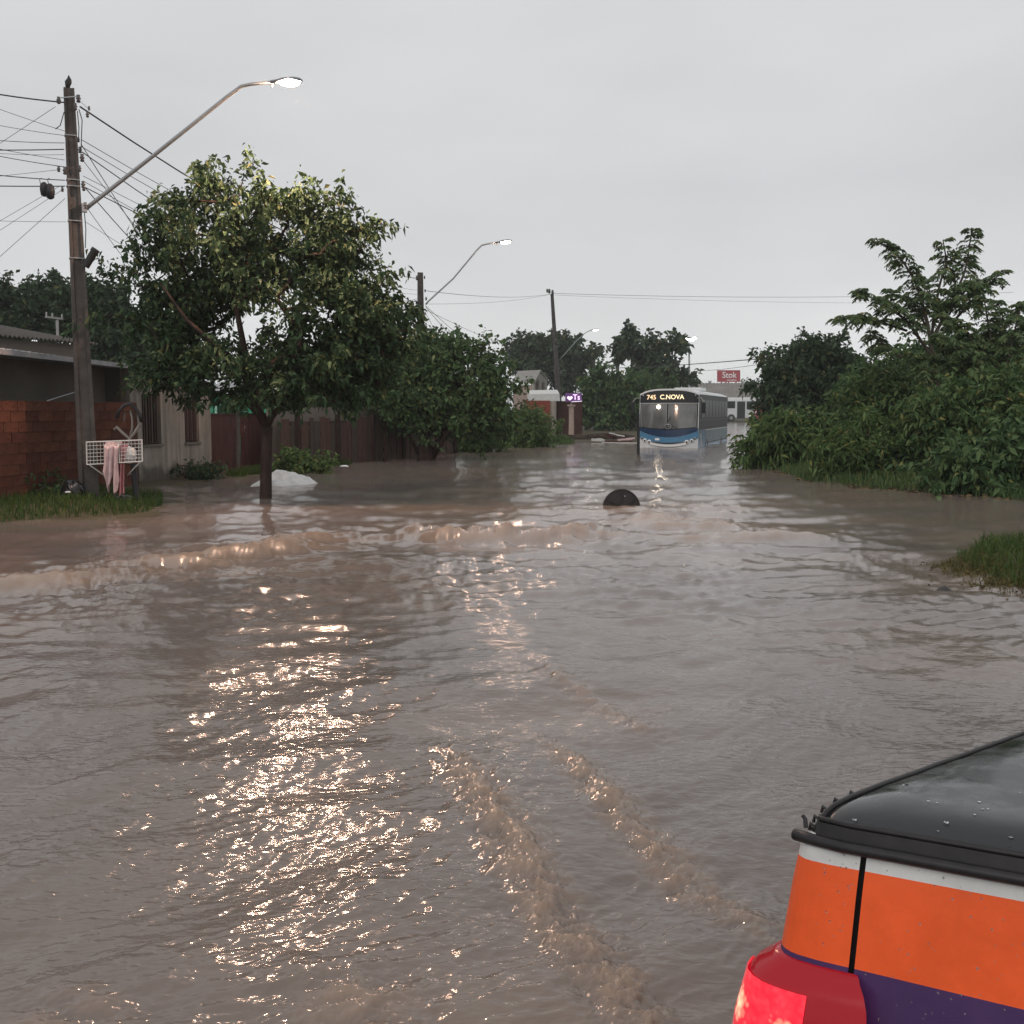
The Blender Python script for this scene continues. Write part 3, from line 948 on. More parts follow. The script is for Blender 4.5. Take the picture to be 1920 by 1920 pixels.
def feathery_tree(label, base_px, Y, arms, seed, fl, lw, npair, step):
    rng = np.random.default_rng(seed)
    b_ = P(base_px[0], base_px[1], Y)
    b_[2] = gz(b_[0], b_[1]) - 0.05
    root = empty('feathery_tree', b_, 0, label, 'tree')
    mb, parts = MB(), []
    for pts, r0, lean in arms:
        q = [P(px, py, Y + dy) for px, py, dy in pts]
        A = np.array(q)
        tt = np.linspace(0, len(q) - 1, 8 * len(q))
        C = np.stack([np.interp(tt, np.arange(len(q)), A[:, k]) for k in range(3)], 1)
        for _ in range(4):
            C[1:-1] = (C[:-2] + 2 * C[1:-1] + C[2:]) / 4
        mb.tube([c - b_ for c in C], list(np.linspace(r0, 0.012, len(C))), 6, cap=False)
        seglen = np.concatenate([[0], np.cumsum(np.linalg.norm(np.diff(C, axis=0), axis=1))])
        s = seglen[-1] * lean
        while s < seglen[-1] + 0.02:
            o = np.array([np.interp(s, seglen, C[:, k]) for k in range(3)])
            f = min(1.0, (seglen[-1] - s) / (seglen[-1] * 0.35) * 0.5 + 0.62)
            for _ in range(2):
                a = rng.uniform(0, 2 * math.pi)
                up_ = rng.uniform(0.1, 0.75) + (0.5 if s > seglen[-1] * 0.93 else 0)
                d = np.array([math.cos(a), math.sin(a), up_])
                parts.append(frond_arrays(o - b_, d, fl * f * rng.uniform(0.75, 1.15), npair, lw, rng, rng.uniform(0.45, 0.8)))
            s += step * rng.uniform(0.7, 1.3)
    mb.build('trunk', M['bark_pale'], root, smooth=True, fix=False)
    V, F = join(parts)
    tag(np_mesh('crown', V, F, L['frond'], root), kind='stuff')

feathery_tree('tall feathery tree with long drooping leaf sprays above the bushes', (1770, 850), 27.5, [
    ([(1770, 850, 0), (1762, 740, 0), (1738, 600, 0), (1718, 530, 0), (1690, 485, -.2), (1640, 447, -.3)], 0.07, 0.62),
    ([(1762, 740, 0), (1745, 640, 0.3), (1760, 540, 0.3), (1775, 490, 0.3), (1768, 450, .3)], 0.05, 0.5),
    ([(1745, 640, 0.1), (1790, 560, 0.2), (1812, 500, 0.3), (1822, 430, 0.3)], 0.05, 0.3),
    ([(1755, 680, 0), (1700, 600, -.3), (1650, 565, -.4), (1600, 545, -.5)], 0.045, 0.35),
    ([(1700, 620, 0), (1640, 600, -.4), (1590, 590, -.5), (1565, 605, -.5)], 0.035, 0.35),
    ([(1790, 600, 0), (1840, 545, 0.3), (1880, 510, 0.4)], 0.035, 0.25),
    ([(1780, 590, 0), (1800, 545, -.4), (1840, 525, -.4)], 0.03, 0.2),
    ([(1690, 670, 0), (1650, 640, .2), (1630, 625, .3)], 0.03, 0.2),
    ([(1750, 640, 0), (1720, 580, .6), (1690, 560, .7), (1660, 545, .7)], 0.03, 0.4)], 51, 0.50, 0.155, 10, 0.085)
feathery_tree('thin-stemmed feathery tree with fine leaves beside the taller feathery tree', (1860, 850), 25.5, [
    ([(1860, 850, 0), (1850, 740, 0), (1830, 650, 0), (1800, 600, 0)], 0.05, 0.6),
    ([(1850, 740, 0), (1862, 660, .2), (1850, 590, .3), (1845, 560, .3)], 0.04, 0.45),
    ([(1856, 760, 0), (1890, 680, -.2), (1905, 610, -.2), (1915, 570, -.2)], 0.04, 0.45),
    ([(1862, 700, 0), (1900, 640, .5), (1940, 600, .6)], 0.035, 0.4),
    ([(1835, 690, 0), (1780, 640, -.3), (1750, 630, -.4)], 0.03, 0.45),
    ([(1850, 720, 0), (1815, 660, -.5), (1790, 650, -.5)], 0.03, 0.45),
    ([(1880, 700, 0), (1950, 670, 0), (1990, 640, 0)], 0.03, 0.4),
    ([(1840, 720, 0), (1790, 690, .4), (1740, 670, .5), (1710, 665, .5)], 0.03, 0.3),
    ([(1835, 700, 0), (1810, 640, .5), (1775, 600, .7), (1760, 590, .7)], 0.03, 0.4),
    ([(1850, 690, 0), (1880, 630, .6), (1880, 590, .7), (1870, 565, .7)], 0.03, 0.35),
    ([(1870, 720, 0), (1910, 690, -.4), (1935, 650, -.4)], 0.03, 0.35),
    ([(1820, 740, 0), (1770, 710, -.2), (1730, 690, -.2)], 0.03, 0.3)], 52, 0.46, 0.12, 11, 0.05)

# ---------------------------------------------------------------- grass and ground cover
def ground_cover(nm, lb, cat, pts, h, w, lm, seed, lean=0.45):
    o = blades(nm, pts, h, w, lm, seed, lean)
    return tag(o, lb, cat, kind='stuff')

ground_cover('verge_grass', 'short green grass on the verge round the tall concrete pole', 'grass',
             scatter([(-10.5, 14.4), (-7.2, 15.2), (-5.7, 16.4), (-5.9, 18), (-6.6, 20), (-8.5, 20.5), (-11, 19.5)], 9000, 61, 0.0), 0.16, 0.014, L['grass'], 61)
ground_cover('verge_grass', 'grass along the foot of the board fence', 'grass',
             scatter([(-6.4, 25), (-5.6, 27), (-4.4, 31), (-5.0, 32), (-6.6, 28.5), (-7.0, 26)], 4000, 62, 0.0), 0.18, 0.018, L['grass'], 62)
ground_cover('verge_grass', 'green grass tongue reaching into the water by the dark stone', 'grass',
             scatter([(4.35, 8.9), (4.6, 8.3), (6.2, 6.0), (8, 6), (8, 13.2), (5.6, 12.6), (4.6, 11)], 15000, 63, 0.03), 0.15, 0.012, L['grass'], 63, 0.7)
ground_cover('dry_grass', 'flattened yellowish grass along the water edge of the green tongue', 'grass',
             scatter([(4.1, 9.2), (4.9, 7.8), (5.4, 8.2), (4.9, 9.6), (5.0, 11.4), (4.3, 10.8)], 5200, 64, -0.06), 0.09, 0.012, L['dry'], 64, 1.2)
ground_cover('bank_grass', 'tangled grass along the foot of the overgrown bushes', 'grass',
             scatter([(12, 18.0), (9.4, 18.3), (7.8, 20.9), (6.5, 23.5), (7.3, 31), (8.8, 39), (10, 39), (9, 30), (8.5, 24), (10, 21), (12.5, 20)], 9000, 65, -0.05), 0.28, 0.02, L['shrub'], 65, 0.8)
ground_cover('bank_grass', 'grass on the bank in front of the red brick wall', 'grass',
             scatter([(-2.0, 41.5), (-1.2, 43.4), (1.0, 48.6), (3, 51), (2.6, 54), (-1, 50), (-3, 45)], 5000, 66, 0.0), 0.3, 0.03, L['weed'], 66, 0.7)

rng_ = np.random.default_rng(77)
lp = scatter([(3.6, 9.4), (4.6, 7.6), (5.6, 6.4), (6.0, 7.2), (5.0, 9.0), (4.9, 11.4), (4.2, 11.6), (3.9, 10.4)], 260, 78, -0.12)
lp[:, 2] = np.maximum(ground_z(lp[:, 0], lp[:, 1]), water_h(lp[:, 0], lp[:, 1])[0]) + 0.004
V_, F_ = leaf_arrays(lp, np.stack([rng_.normal(size=len(lp)), rng_.normal(size=len(lp)), 0.12 * rng_.normal(size=len(lp))], 1), 0.05, 0.22, rng_, 0.05)
tag(np_mesh('leaf_litter', V_, F_, leaf_mat('litter leaf', (.03, .022, .014), (.16, .13, .06), .1)), 'floating leaf litter and twigs around the grass tongue', 'litter', kind='stuff')
lp = scatter([(11, 18.3), (9.3, 18.0), (7.6, 20.6), (6.3, 23.4), (7.1, 31), (7.7, 31), (7.2, 24), (8.4, 21.2), (10, 19)], 700, 79, -0.4)
lp[:, 2] = np.maximum(lp[:, 2], 0.0) + 0.02
V_, F_ = leaf_arrays(lp, np.stack([rng_.normal(size=len(lp)), rng_.normal(size=len(lp)), 0.2 * rng_.normal(size=len(lp))], 1), 0.13, 0.2, rng_, 0.05)
tag(np_mesh('leaf_litter', V_, F_, leaf_mat('litter leaf bank', (.03, .022, .014), (.18, .14, .07), .1)), 'drifted dead leaves along the foot of the overgrown bushes', 'litter', kind='stuff')

# ---------------------------------------------------------------- utility poles, lamps, cables
M['lamp_near'] = emit_mat('street lamp light', (1.0, 0.61, 0.42), 2500)
M['lamp_mid'] = emit_mat('street lamp light mid', (1.0, 0.62, 0.42), 420)
M['lamp_far'] = emit_mat('street lamp light far', (1.0, 0.86, 0.72), 60)

def lamp_head(root, base, p_end, d, s, em):
    """cobra head: tapering housing along d with a bowl lens under it"""
    d = np.asarray(d, float)
    d /= np.linalg.norm(d)
    side = np.cross(d, [0, 0, 1.0])
    side /= np.linalg.norm(side)
    up = np.cross(side, d)
    mb = MB()
    rows = []
    for t, w, h in ((0, .045, .04), (.12, .06, .05), (.24, .11, .075), (.5, .135, .08), (.62, .10, .05), (.66, .05, .02)):
        for k in range(10):
            a = 2 * math.pi * k / 10
            rows.append(p_end - base + s * (d * t + side * w * math.cos(a) + up * (max(-.02, h * math.sin(a)))))
    n = 10
    mb.add(rows, [(i * n + k, i * n + (k + 1) % n, (i + 1) * n + (k + 1) % n, (i + 1) * n + k) for i in range(5) for k in range(n)]
           + [tuple(range(n)), tuple(range(5 * n, 6 * n))])
    hd = mb.build('lamp_head', M['lamp_house'], root, smooth=True)
    ln = MB()
    ln.lathe(p_end - base + s * (d * .40 - up * 0.025), [(0.15 * s, 0), (0.145 * s, -0.025 * s), (0.11 * s, -0.048 * s), (0.04 * s, -0.058 * s)], 12,
             axes=np.array([d * 1.35, side, up]))
    ln.build('lens', em, hd, smooth=True)
    pc = MB()
    pc.tube([p_end - base + s * (d * 0.02 - up * .03), p_end - base + s * (d * 0.02 - up * 0.10)], 0.025 * s, 6)
    pc.build('photocell', M['black'], hd)

def h_shaft(mb, a, b, w0, d0, w1, d1, rz):
    """double-T concrete pole: H section, tapering"""
    a, b = np.asarray(a, float), np.asarray(b, float)
    prof = [(-1, -1), (1, -1), (1, 1), (.55, 1), (.42, .62), (-.42, .62), (-.55, 1), (-1, 1)]
    prof = [(-1, -1), (-.6, -1), (-.45, -.7), (.45, -.7), (.6, -1), (1, -1), (1, 1), (.6, 1), (.45, .7), (-.45, .7), (-.6, 1), (-1, 1)]
    c, s_ = math.cos(rz), math.sin(rz)
    vs = []
    for p, w, d in ((a, w0, d0), (b, w1, d1)):
        for x, y in prof:
            X, Y = x * w / 2, y * d / 2
            vs.append(p + np.array([X * c - Y * s_, X * s_ + Y * c, 0]))
    n = len(prof)
    mb.add(vs, [(k, (k + 1) % n, n + (k + 1) % n, n + k) for k in range(n)] + [tuple(range(n)), tuple(range(n, 2 * n))])

def insulator(root, p, s=1.0):
    mb = MB()
    mb.lathe(p, [(.012 * s, -.06 * s), (.035 * s, -.045 * s), (.022 * s, -.02 * s), (.04 * s, 0), (.022 * s, .025 * s), (.03 * s, .05 * s), (.01 * s, .06 * s)], 8)
    mb.build('insulator', M['porcelain'], root, smooth=True)

# near pole
Yp = float(G(170, 945)[1])
pb = G(168, 945)
pb[2] = gz(pb[0], pb[1]) - 0.3
ptop = P(129, 166, Yp)
pbw = P(168, 945, Yp)
rot_p = math.radians(24)
pole1 = empty('utility_pole', pb, 0, 'tall dark concrete utility pole with a long lit lamp arm beside the wire basket', 'utility pole', 'concrete poles with lamp arms')
mb = MB()
h_shaft(mb, pbw - pb + [0, 0, -0.3], ptop - pb, 0.33, 0.26, 0.165, 0.13, rot_p)
mb.build('shaft', M['concrete'], pole1)
def on_pole(py, dx=0.0):
    return P(128 + (py - 166) * 40 / 779 + dx, py, Yp) - pb
for py in (255, 338, 350, 415, 485):
    mb = MB()
    w = 0.165 + (py - 166) / 779 * 0.165
    c = on_pole(py)
    mb.box(c, (w * 1.06, w * 0.79 * 1.06, 0.018), rz=rot_p)
    mb.build('steel_band', M['galv'], pole1)
for px, py, s in ((110, 188, 1.0), (147, 185, 1.1), (141, 200, 1.0), (164, 215, .8), (167, 203, .6), (147, 262, .7), (150, 281, .9), (154, 296, 1.1), (149, 316, .9), (122, 320, 1.1),
                  (156, 346, 1.0), (157, 352, .9), (110, 317, .8), (117, 355, .7), (160, 386, 1.0)):
    insulator(pole1, P(px, py, Yp - 0.1) - pb, s)
mb = MB()
mb.bar(P(108, 184, Yp - 0.1) - pb, P(150, 180, Yp - 0.1) - pb, 0.018)
mb.bar(P(146, 186, Yp - 0.1) - pb, P(168, 206, Yp - 0.1) - pb, 0.012)
mb.build('bracket', M['galv'], pole1)
for pts in ([(148, 205), (154, 225), (153, 250), (152, 285)], [(145, 208), (148, 240), (147, 265)], [(158, 395), (161, 430), (160, 465)], [(120, 210), (113, 235), (104, 242)]):
    mb = MB()
    mb.tube([P(x, y, Yp - 0.12) - pb for x, y in pts], 0.008, 5)
    mb.build('jumper_wire', M['cable'], pole1)
arm_end = P(508, 154, Yp - 0.55)
mb = MB()
mb.tube([P(x, y, Yp - 0.55 * (x - 160) / 350) - pb for x, y in ((158, 394), (170, 384), (300, 282), (425, 182), (440, 171), (452, 162), (470, 158), (508, 154))],
        [.034, .034, .032, .030, .029, .028, .027, .026], 8)
mb.build('lamp_arm', M['galv'], pole1, smooth=True)
mb = MB()
mb.box(P(158, 390, Yp - .08) - pb, (.08, .1, .14), rz=rot_p)
mb.build('arm_clamp', M['galv'], pole1)
lamp_head(pole1, pb, arm_end, np.array([1, -0.1, 0.02]), 0.78, M['lamp_near'])
mb = MB()    # slanting tube shaped box strapped under the arm
mb.tube([P(160, 500, Yp - .1) - pb, P(178, 470, Yp - .1) - pb], 0.062, 10)
mb.tube([P(176, 473, Yp - .1) - pb, P(180, 467, Yp - .1) - pb], 0.07, 10)
mb.build('junction_tube', M['black'], pole1)

# bird on the pole top
bt = ptop.copy()
bird = empty('perched_bird', bt, 0, 'small dark bird perched on top of the tall concrete pole', 'bird')
mb = MB()
kk = Yp / FPX
def bp_(x, y): return P(x, y, Yp) - bt
mb.tube([bp_(127.5, 166), bp_(127, 161), bp_(128, 154), bp_(129.5, 149), bp_(129, 145), bp_(128.6, 141)],
        [3.2 * kk, 4.4 * kk, 6.0 * kk, 4.2 * kk, 2.3 * kk, 0.5 * kk], 10)
mb.build('body', M['black'], bird, smooth=True)
mb = MB()
mb.tube([bp_(125.5, 160), bp_(124, 166), bp_(123.5, 171)], [2.2 * kk, 2 * kk, 0.8 * kk], 6)
mb.build('tail', M['black'], bird, smooth=True)

# second and third poles
def small_pole(label, base_px, base_py, top_px, top_py, Y, w0, w1, arm, lamp_s, em, extra=(), group='concrete poles with lamp arms'):
    b_ = P(base_px, base_py, Y)
    w_ = P(base_px, base_py, Y)
    b_[2] = min(0.0, gz(b_[0], b_[1])) - 0.3
    root = empty('utility_pole', b_, 0, label, 'utility pole', group)
    mb = MB()
    h_shaft(mb, np.array([0, 0, -0.1]), P(top_px, top_py, Y) - b_, w0, w0 * .8, w1, w1 * .8, math.radians(20))
    mb.build('shaft', M['concrete'], root)
    for px, py, s in extra:
        insulator(root, P(px, py, Y - 0.1) - b_, s)
    if arm:
        mb = MB()
        mb.tube([P(x, y, Y - 0.3) - b_ for x, y in arm], .032, 7)
        mb.build('lamp_arm', M['galv'], root, smooth=True)
        lamp_head(root, b_, P(arm[-1][0], arm[-1][1], Y - .3), np.array([1, -.1, 0.1]), lamp_s, em)
    return root

Y2 = 43.0
small_pole('concrete pole with a lit lamp arm rising behind the low dense tree', 791, 845, 788, 511, Y2, 0.36, 0.19,
           [(798, 571), (803, 565), (850, 522), (895, 468), (903, 460), (915, 457), (930, 455)], 0.95, M['lamp_mid'],
           [(782, 521, 1.6), (796, 520, 1), (797, 545, 1), (799, 560, 1.2), (797, 588, 1)])
Y3 = 82.0
small_pole('leaning concrete pole with a short lit lamp arm by the red brick wall', 1052, 808, 1035, 551, Y3, 0.4, 0.2,
           [(1048, 676), (1056, 667), (1080, 640), (1095, 626), (1101, 622), (1108, 619)], 0.9, M['lamp_far'],
           [(1030, 546, 3), (1036, 548, 3), (1026, 545, 2.4), (1042, 640, 3), (1052, 700, 3)])
for lb, px, py, tp, Y, tx in (('thin far post standing left of the stubby far post', 1113, 815, 672, 120, 1113), ('stubby far post above the round bushy tree', 1158, 815, 686, 125, 1158),
                          ('far post with a short crosspiece beside the open-branched tree', 1187, 815, 667, 130, 1185), ('dark post half hidden in the dark high bush', 1443, 825, 660, 60, 1443)):
    small_pole(lb, px, py, tx, tp, Y, 0.4, 0.3, None, 1, None, group='plain far posts')
b_ = P(1197, 851, 38.5)
b_[2] = -0.5
o = MB()
o.tube([np.array([0, 0, 0]), np.array([0, 0, .5]), P(1197, 790, 38.5) - b_, P(1197, 776, 38.5) - b_], [.06, .056, .052, .05], 8)
o.box(P(1194, 797, 38.5) - b_, (.12, .06, .2))
o.box(P(1193, 783, 38.5) - b_, (.06, .06, .06))
tag(o.build('marker_post', M['black'], None), 'thin black post standing in the water beside the blue bus', 'post').location = b_

# high mast with four lamps
b_ = P(1293, 800, 150)
b_[2] = 0
mast = empty('light_mast', b_, 0, 'tall thin light mast with a crown of lit lamps behind the blue bus', 'light mast')
mb = MB()
mb.tube([np.zeros(3), P(1292, 640, 150) - b_], [.22, .1], 8)
mb.build('shaft', M['galv'], mast)
mb = MB()
mb.bar(P(1282, 638, 150) - b_, P(1303, 636, 150) - b_, .1)
mb.build('crossbar', M['galv'], mast)
for px, py in ((1283, 637), (1288, 636), (1297, 637), (1302, 634)):
    mb = MB()
    mb.lathe(P(px, py, 149.7) - b_, [(.28, -.1), (.3, 0), (.12, .14)], 8)
    mb.build('floodlight', emit_mat('flood', (1, .97, .93), 25), mast)
b_ = P(1247, 668, 135)
lmp = empty('street_lamp', [b_[0], b_[1], 0], 0, 'orange lit lamp glowing through the open-branched tree', 'street lamp')
mb = MB()
mb.tube([np.zeros(3), np.array([0, 0, b_[2]])], [.12, .07], 6)
mb.build('shaft', M['galv'], lmp)
mb = MB()
mb.lathe(np.array([0, -0.2, b_[2]]), [(.1, -.2), (.3, -.1), (.3, .1), (.1, .2)], 8)
mb.build('lens', emit_mat('orange lamp', (1, .72, .45), 20), lmp)

# cables
def wire(a, b, sag, r, label, group=None, n=14):
    a, b = np.asarray(a, float), np.asarray(b, float)
    mb = MB()
    pts = []
    for k in range(n + 1):
        t = k / n
        q = a * (1 - t) + b * t
        q[2] -= 4 * sag * t * (1 - t)
        pts.append(q - a)
    mb.tube(pts, r, 4)
    o = mb.build('overhead_cable', M['cable'], None, smooth=True, fix=False)
    o.location = a
    return tag(o, label, 'cable', group)

thick = 'thick black cable running from the tall concrete pole off past the plaster house'
thin = 'thin cable running from the tall concrete pole off past the plaster house'
for (x0, y0), (x1, y1), r, sag in (((-330, 95), (120, 192), .013, .12), ((-330, 60), (122, 246), .005, .1), ((-330, 150), (120, 254), .005, .1),
                                   ((-330, 210), (121, 268), .006, .12), ((-330, 268), (120, 280), .010, .05), ((-330, 190), (121, 300), .005, .1),
                                   ((-330, 205), (122, 313), .007, .1), ((-330, 270), (122, 338), .009, .1), ((-330, 335), (122, 349), .010, .04),
                                   ((-330, 400), (124, 416), .004, .03), ((-330, 230), (120, 290), .004, .15)):
    wire(P(x0, y0, Yp - 0.6), P(x1, y1, Yp), sag, r, thick if r > .008 else thin, 'cables leaving the tall pole past the house')
for (x0, y0), (x1, y1), r in (((-330, 770), (122, 372), .004), ((-330, 640), (118, 355), .0035), ((-330, 600), (110, 350), .0035),
                              ((-330, 480), (104, 200), .004), ((-330, 360), (112, 318), .004)):
    wire(P(x0, y0, Yp + 1.5), P(x1, y1, Yp), 0.02, r, 'slack service wire slanting down from the tall pole over the house', 'service wires over the house')
p2t = P(782, 522, Y2)
for (x0, y0), end, r, sag in (((150, 200), p2t, .014, .55), ((153, 262), P(790, 545, Y2), .006, .5), ((153, 275), P(791, 552, Y2), .006, .6),
                              ((154, 285), P(792, 558, Y2), .009, 1.0), ((156, 330), P(792, 566, Y2), .005, .5), ((157, 350), P(793, 590, Y2), .009, .45),
                              ((157, 340), P(792, 575, Y2), .005, .7)):
    wire(P(x0, y0, Yp), end, sag, r, 'cable running between the two lamp-arm poles beside the broad leafy tree', 'cables between the lamp poles')
for (x0, y0), (x1, y1), Ye, r in (((152, 270), (400, 640), 27, .007), ((158, 350), (360, 560), 27, .008), ((160, 385), (330, 600), 27, .005), ((159, 415), (420, 560), 32, .004), ((155, 300), (410, 600), 28, .005)):
    wire(P(x0, y0, Yp), P(x1, y1, Ye), .1, r, 'service wire slanting from the tall pole into the broad leafy tree', 'service wires into the tree')
for (x0, y0), (x1, y1), Ye, r in (((798, 573), (905, 660), 52, .009), ((798, 575), (880, 660), 50, .010), ((797, 585), (845, 660), 48, .008), ((797, 580), (980, 660), 70, .008)):
    wire(P(x0, y0, Y2), P(x1, y1, Ye), .1, r, 'service wire dropping from the pole behind the low dense tree', 'service wires behind the low tree')
wire(P(797, 545, Y2), P(1036, 551, Y3), .25, .012, 'far thin cable between the pole behind the low tree and the leaning pole')
wire(P(797, 570, Y2), P(1036, 551, Y3), .2, .008, 'far faint cable rising to the leaning pole')
wire(P(1036, 550, Y3), P(1900, 548, 95), .35, .016, 'long cable crossing the sky from the leaning pole to the feathery trees')
wire(P(1036, 553, Y3), P(1900, 566, 95), .3, .010, 'faint lower cable crossing the sky from the leaning pole')
wire(P(1090, 690, 125), P(1443, 671, 60), .2, .035, 'heavy far cable sloping up to the post in the dark bush')
wire(P(1300, 696, 110), P(1443, 680, 60), .1, .018, 'light far cable sloping up to the post in the dark bush')
wire(P(1042, 700, Y3), P(1190, 690, 130), .3, .03, 'far cable sagging over the round bushy tree')

# black splice closure hung on the cables
sp = P(88, 355, Yp - .6)
spl = empty('splice_closure', sp, 0, 'black lumpy cable splice hanging from the cables beside the tall pole', 'cable splice')
mb = MB()
for dx, dy, rx, rz_ in ((-5, 0, .07, .115), (6, 4, .075, .125)):
    c = P(88 + dx, 355 + dy, Yp - .6) - sp
    mb.lathe(c, [(.02, -rz_), (rx * .8, -rz_ * .8), (rx, 0), (rx * .85, rz_ * .7), (.02, rz_)], 10)
mb.build('housing', M['black'], spl, smooth=True)
for px in (76, 91):
    mb = MB()
    mb.tube([P(px, 345, Yp - .6) - sp, P(px - 2, 336, Yp - .6) - sp, P(px + 2, 334, Yp - .6) - sp], .006, 5)
    mb.build('hanger', M['cable'], spl)

# ---------------------------------------------------------------- plaster house on the left
D = np.array([0.165, 0.986, 0.0])
D /= np.linalg.norm(D)
NRM = np.array([D[1], -D[0], 0.0])               # towards the street
F0 = G(398, 893)
def on_front(px, py, off=0.0):
    return PL(px, py, F0 + NRM * off, NRM)
def tpar(p):
    return float(np.dot(np.asarray(p) - F0, D))
def fpt(t, z, off=0.0):
    return F0 + D * t + NRM * off + np.array([0, 0, z])

house = empty('plaster_house', fpt(0, 0), 0, 'low grey plaster house with two barred windows behind the orange brick wall', 'house')
hb = fpt(0, 0)
def slab(mb, t0, t1, z0a, z0b, z1a, z1b, off0, off1, mi=0):
    """wall piece with a sloping top; z at t0 (a) and t1 (b)"""
    q = [fpt(t0, z0a, off0), fpt(t1, z0b, off0), fpt(t1, z1b, off0), fpt(t0, z1a, off0)]
    mb.prism([p - hb for p in q], NRM * (off1 - off0), mi)
tL = tpar(on_front(-160, 640))
tC = tpar(on_front(244, 760))
zt = lambda t: float(np.interp(t, [tpar(on_front(0, 662)), tpar(on_front(270, 692))], [on_front(0, 662)[2], on_front(270, 692)[2]]) +
                     (0 if t < tpar(on_front(270, 692)) else (t - tpar(on_front(270, 692))) * -0.06))
w1 = [on_front(265, 738), on_front(303, 832)]
w2 = [on_front(345, 748), on_front(374, 828)]
w1t = (tpar(w1[0]), tpar(w1[1])); w1z = (w1[1][2], w1[0][2])
w2t = (tpar(w2[0]), tpar(w2[1])); w2z = (w2[1][2], w2[0][2] + .04)
mb = MB()
for t0, t1, z0, z1 in ((tC, w1t[0], -.3, None), (w1t[1], w2t[0], -.3, None), (w2t[1], 0, -.3, None),
                       (w1t[0], w1t[1], -.3, w1z[0]), (w1t[0], w1t[1], w1z[1], None), (w2t[0], w2t[1], -.3, w2z[0]), (w2t[0], w2t[1], w2z[1], None)):
    slab(mb, t0, t1, z0, z0, z1 if z1 is not None else zt(t0), z1 if z1 is not None else zt(t1), -.2, 0)
mb.build('front_wall', M['plaster'], house)
mb = MB()
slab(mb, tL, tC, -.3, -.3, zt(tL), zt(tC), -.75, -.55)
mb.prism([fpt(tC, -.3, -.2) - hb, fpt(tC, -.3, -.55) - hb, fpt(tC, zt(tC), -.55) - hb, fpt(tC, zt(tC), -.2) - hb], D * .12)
mb.build('set_back_wall', M['plaster_dark'], house)  # shade under the eave put into the darker plaster colour
mb = MB()
mb.prism([fpt(-.18, -.3, -.2) - hb, fpt(-.18, -.3, -6) - hb, fpt(-.18, zt(0), -6) - hb, fpt(-.18, zt(0), -.2) - hb], D * .16)
mb.build('side_wall', M['plaster'], house)
mb = MB()
slab(mb, w1t[0] - .3, w2t[1] + .2, .2, .2, 2.2, 2.2, -1.5, -1.4)
mb.build('room_back', M['black'], house)
for wt, wz in ((w1t, w1z), (w2t, w2z)):
    wroot = MB()
    fw = .05
    for a, b, c, d in ((wt[0], wt[0] + fw, wz[0], wz[1]), (wt[1] - fw, wt[1], wz[0], wz[1]), (wt[0] + fw, wt[1] - fw, wz[0], wz[0] + fw), (wt[0] + fw, wt[1] - fw, wz[1] - fw, wz[1])):
        slab(wroot, a, b, c, c, d, d, -.13, -.06)
    wo = wroot.build('window', M['shutter'], house)
    g = MB()
    slab(g, wt[0] + fw, wt[1] - fw, wz[0] + fw, wz[0] + fw, wz[1] - fw, wz[1] - fw, -.12, -.10)
    g.build('pane', M['dark_glass'], wo)
    nb = 6
    for k in range(nb):
        t = wt[0] + fw + (wt[1] - wt[0] - 2 * fw) * (k + .5) / nb
        g = MB()
        slab(g, t - .022, t + .022, wz[0] + .03, wz[0] + .03, wz[1] - .03, wz[1] - .03, -.055, -.02)
        g.build('slat', M['grille'] if k % 2 else M['shutter'], wo)
    g = MB()
    slab(g, wt[0] - .04, wt[1] + .04, wz[0] - .05, wz[0] - .05, wz[0], wz[0], -.1, .04)
    g.build('sill', M['plaster_dark'], wo)
# sloping roof edge and corrugated sheets
def corrugated(mb, t0, t1, z0, z1, off0, off1, zoff_back, pitch=.18, amp=.025):
    """sheet spanning t0..t1 (waves along t), from off0 (front) back to off1"""
    n = int((t1 - t0) / pitch * 4)
    vs = []
    for j, (of, dz) in enumerate(((off0, 0), (off1, zoff_back))):
        for i in range(n + 1):
            t = t0 + (t1 - t0) * i / n
            z = z0 + (z1 - z0) * i / n + dz + amp * math.sin(2 * math.pi * (t - t0) / pitch)
            vs.append(fpt(t, z, of) - hb)
    mb.grid(vs, n + 1, 2)
ta, tb_ = tL, .35
mb = MB()
corrugated(mb, ta, tb_, zt(ta) + .10, zt(tb_) + .10, .22, -6, .3)
mb.build('roof_sheet', M['fascia'], house, solid=.012, fix=False)
mb = MB()
slab(mb, ta, tpar(on_front(300, 690)), zt(ta) - .01, zt(tpar(on_front(300, 690))) - .01, zt(ta) + .085, zt(tpar(on_front(300, 690))) + .075, .2, .225)
mb.build('fascia_board', M['fascia'], house)
mb = MB()
a_, c_ = on_front(78, 752), on_front(136, 734)
mb.tube([a_ + NRM * .1 - hb, c_ + NRM * .1 - hb], .012, 6)
mb.build('conduit', M['galv'], house)

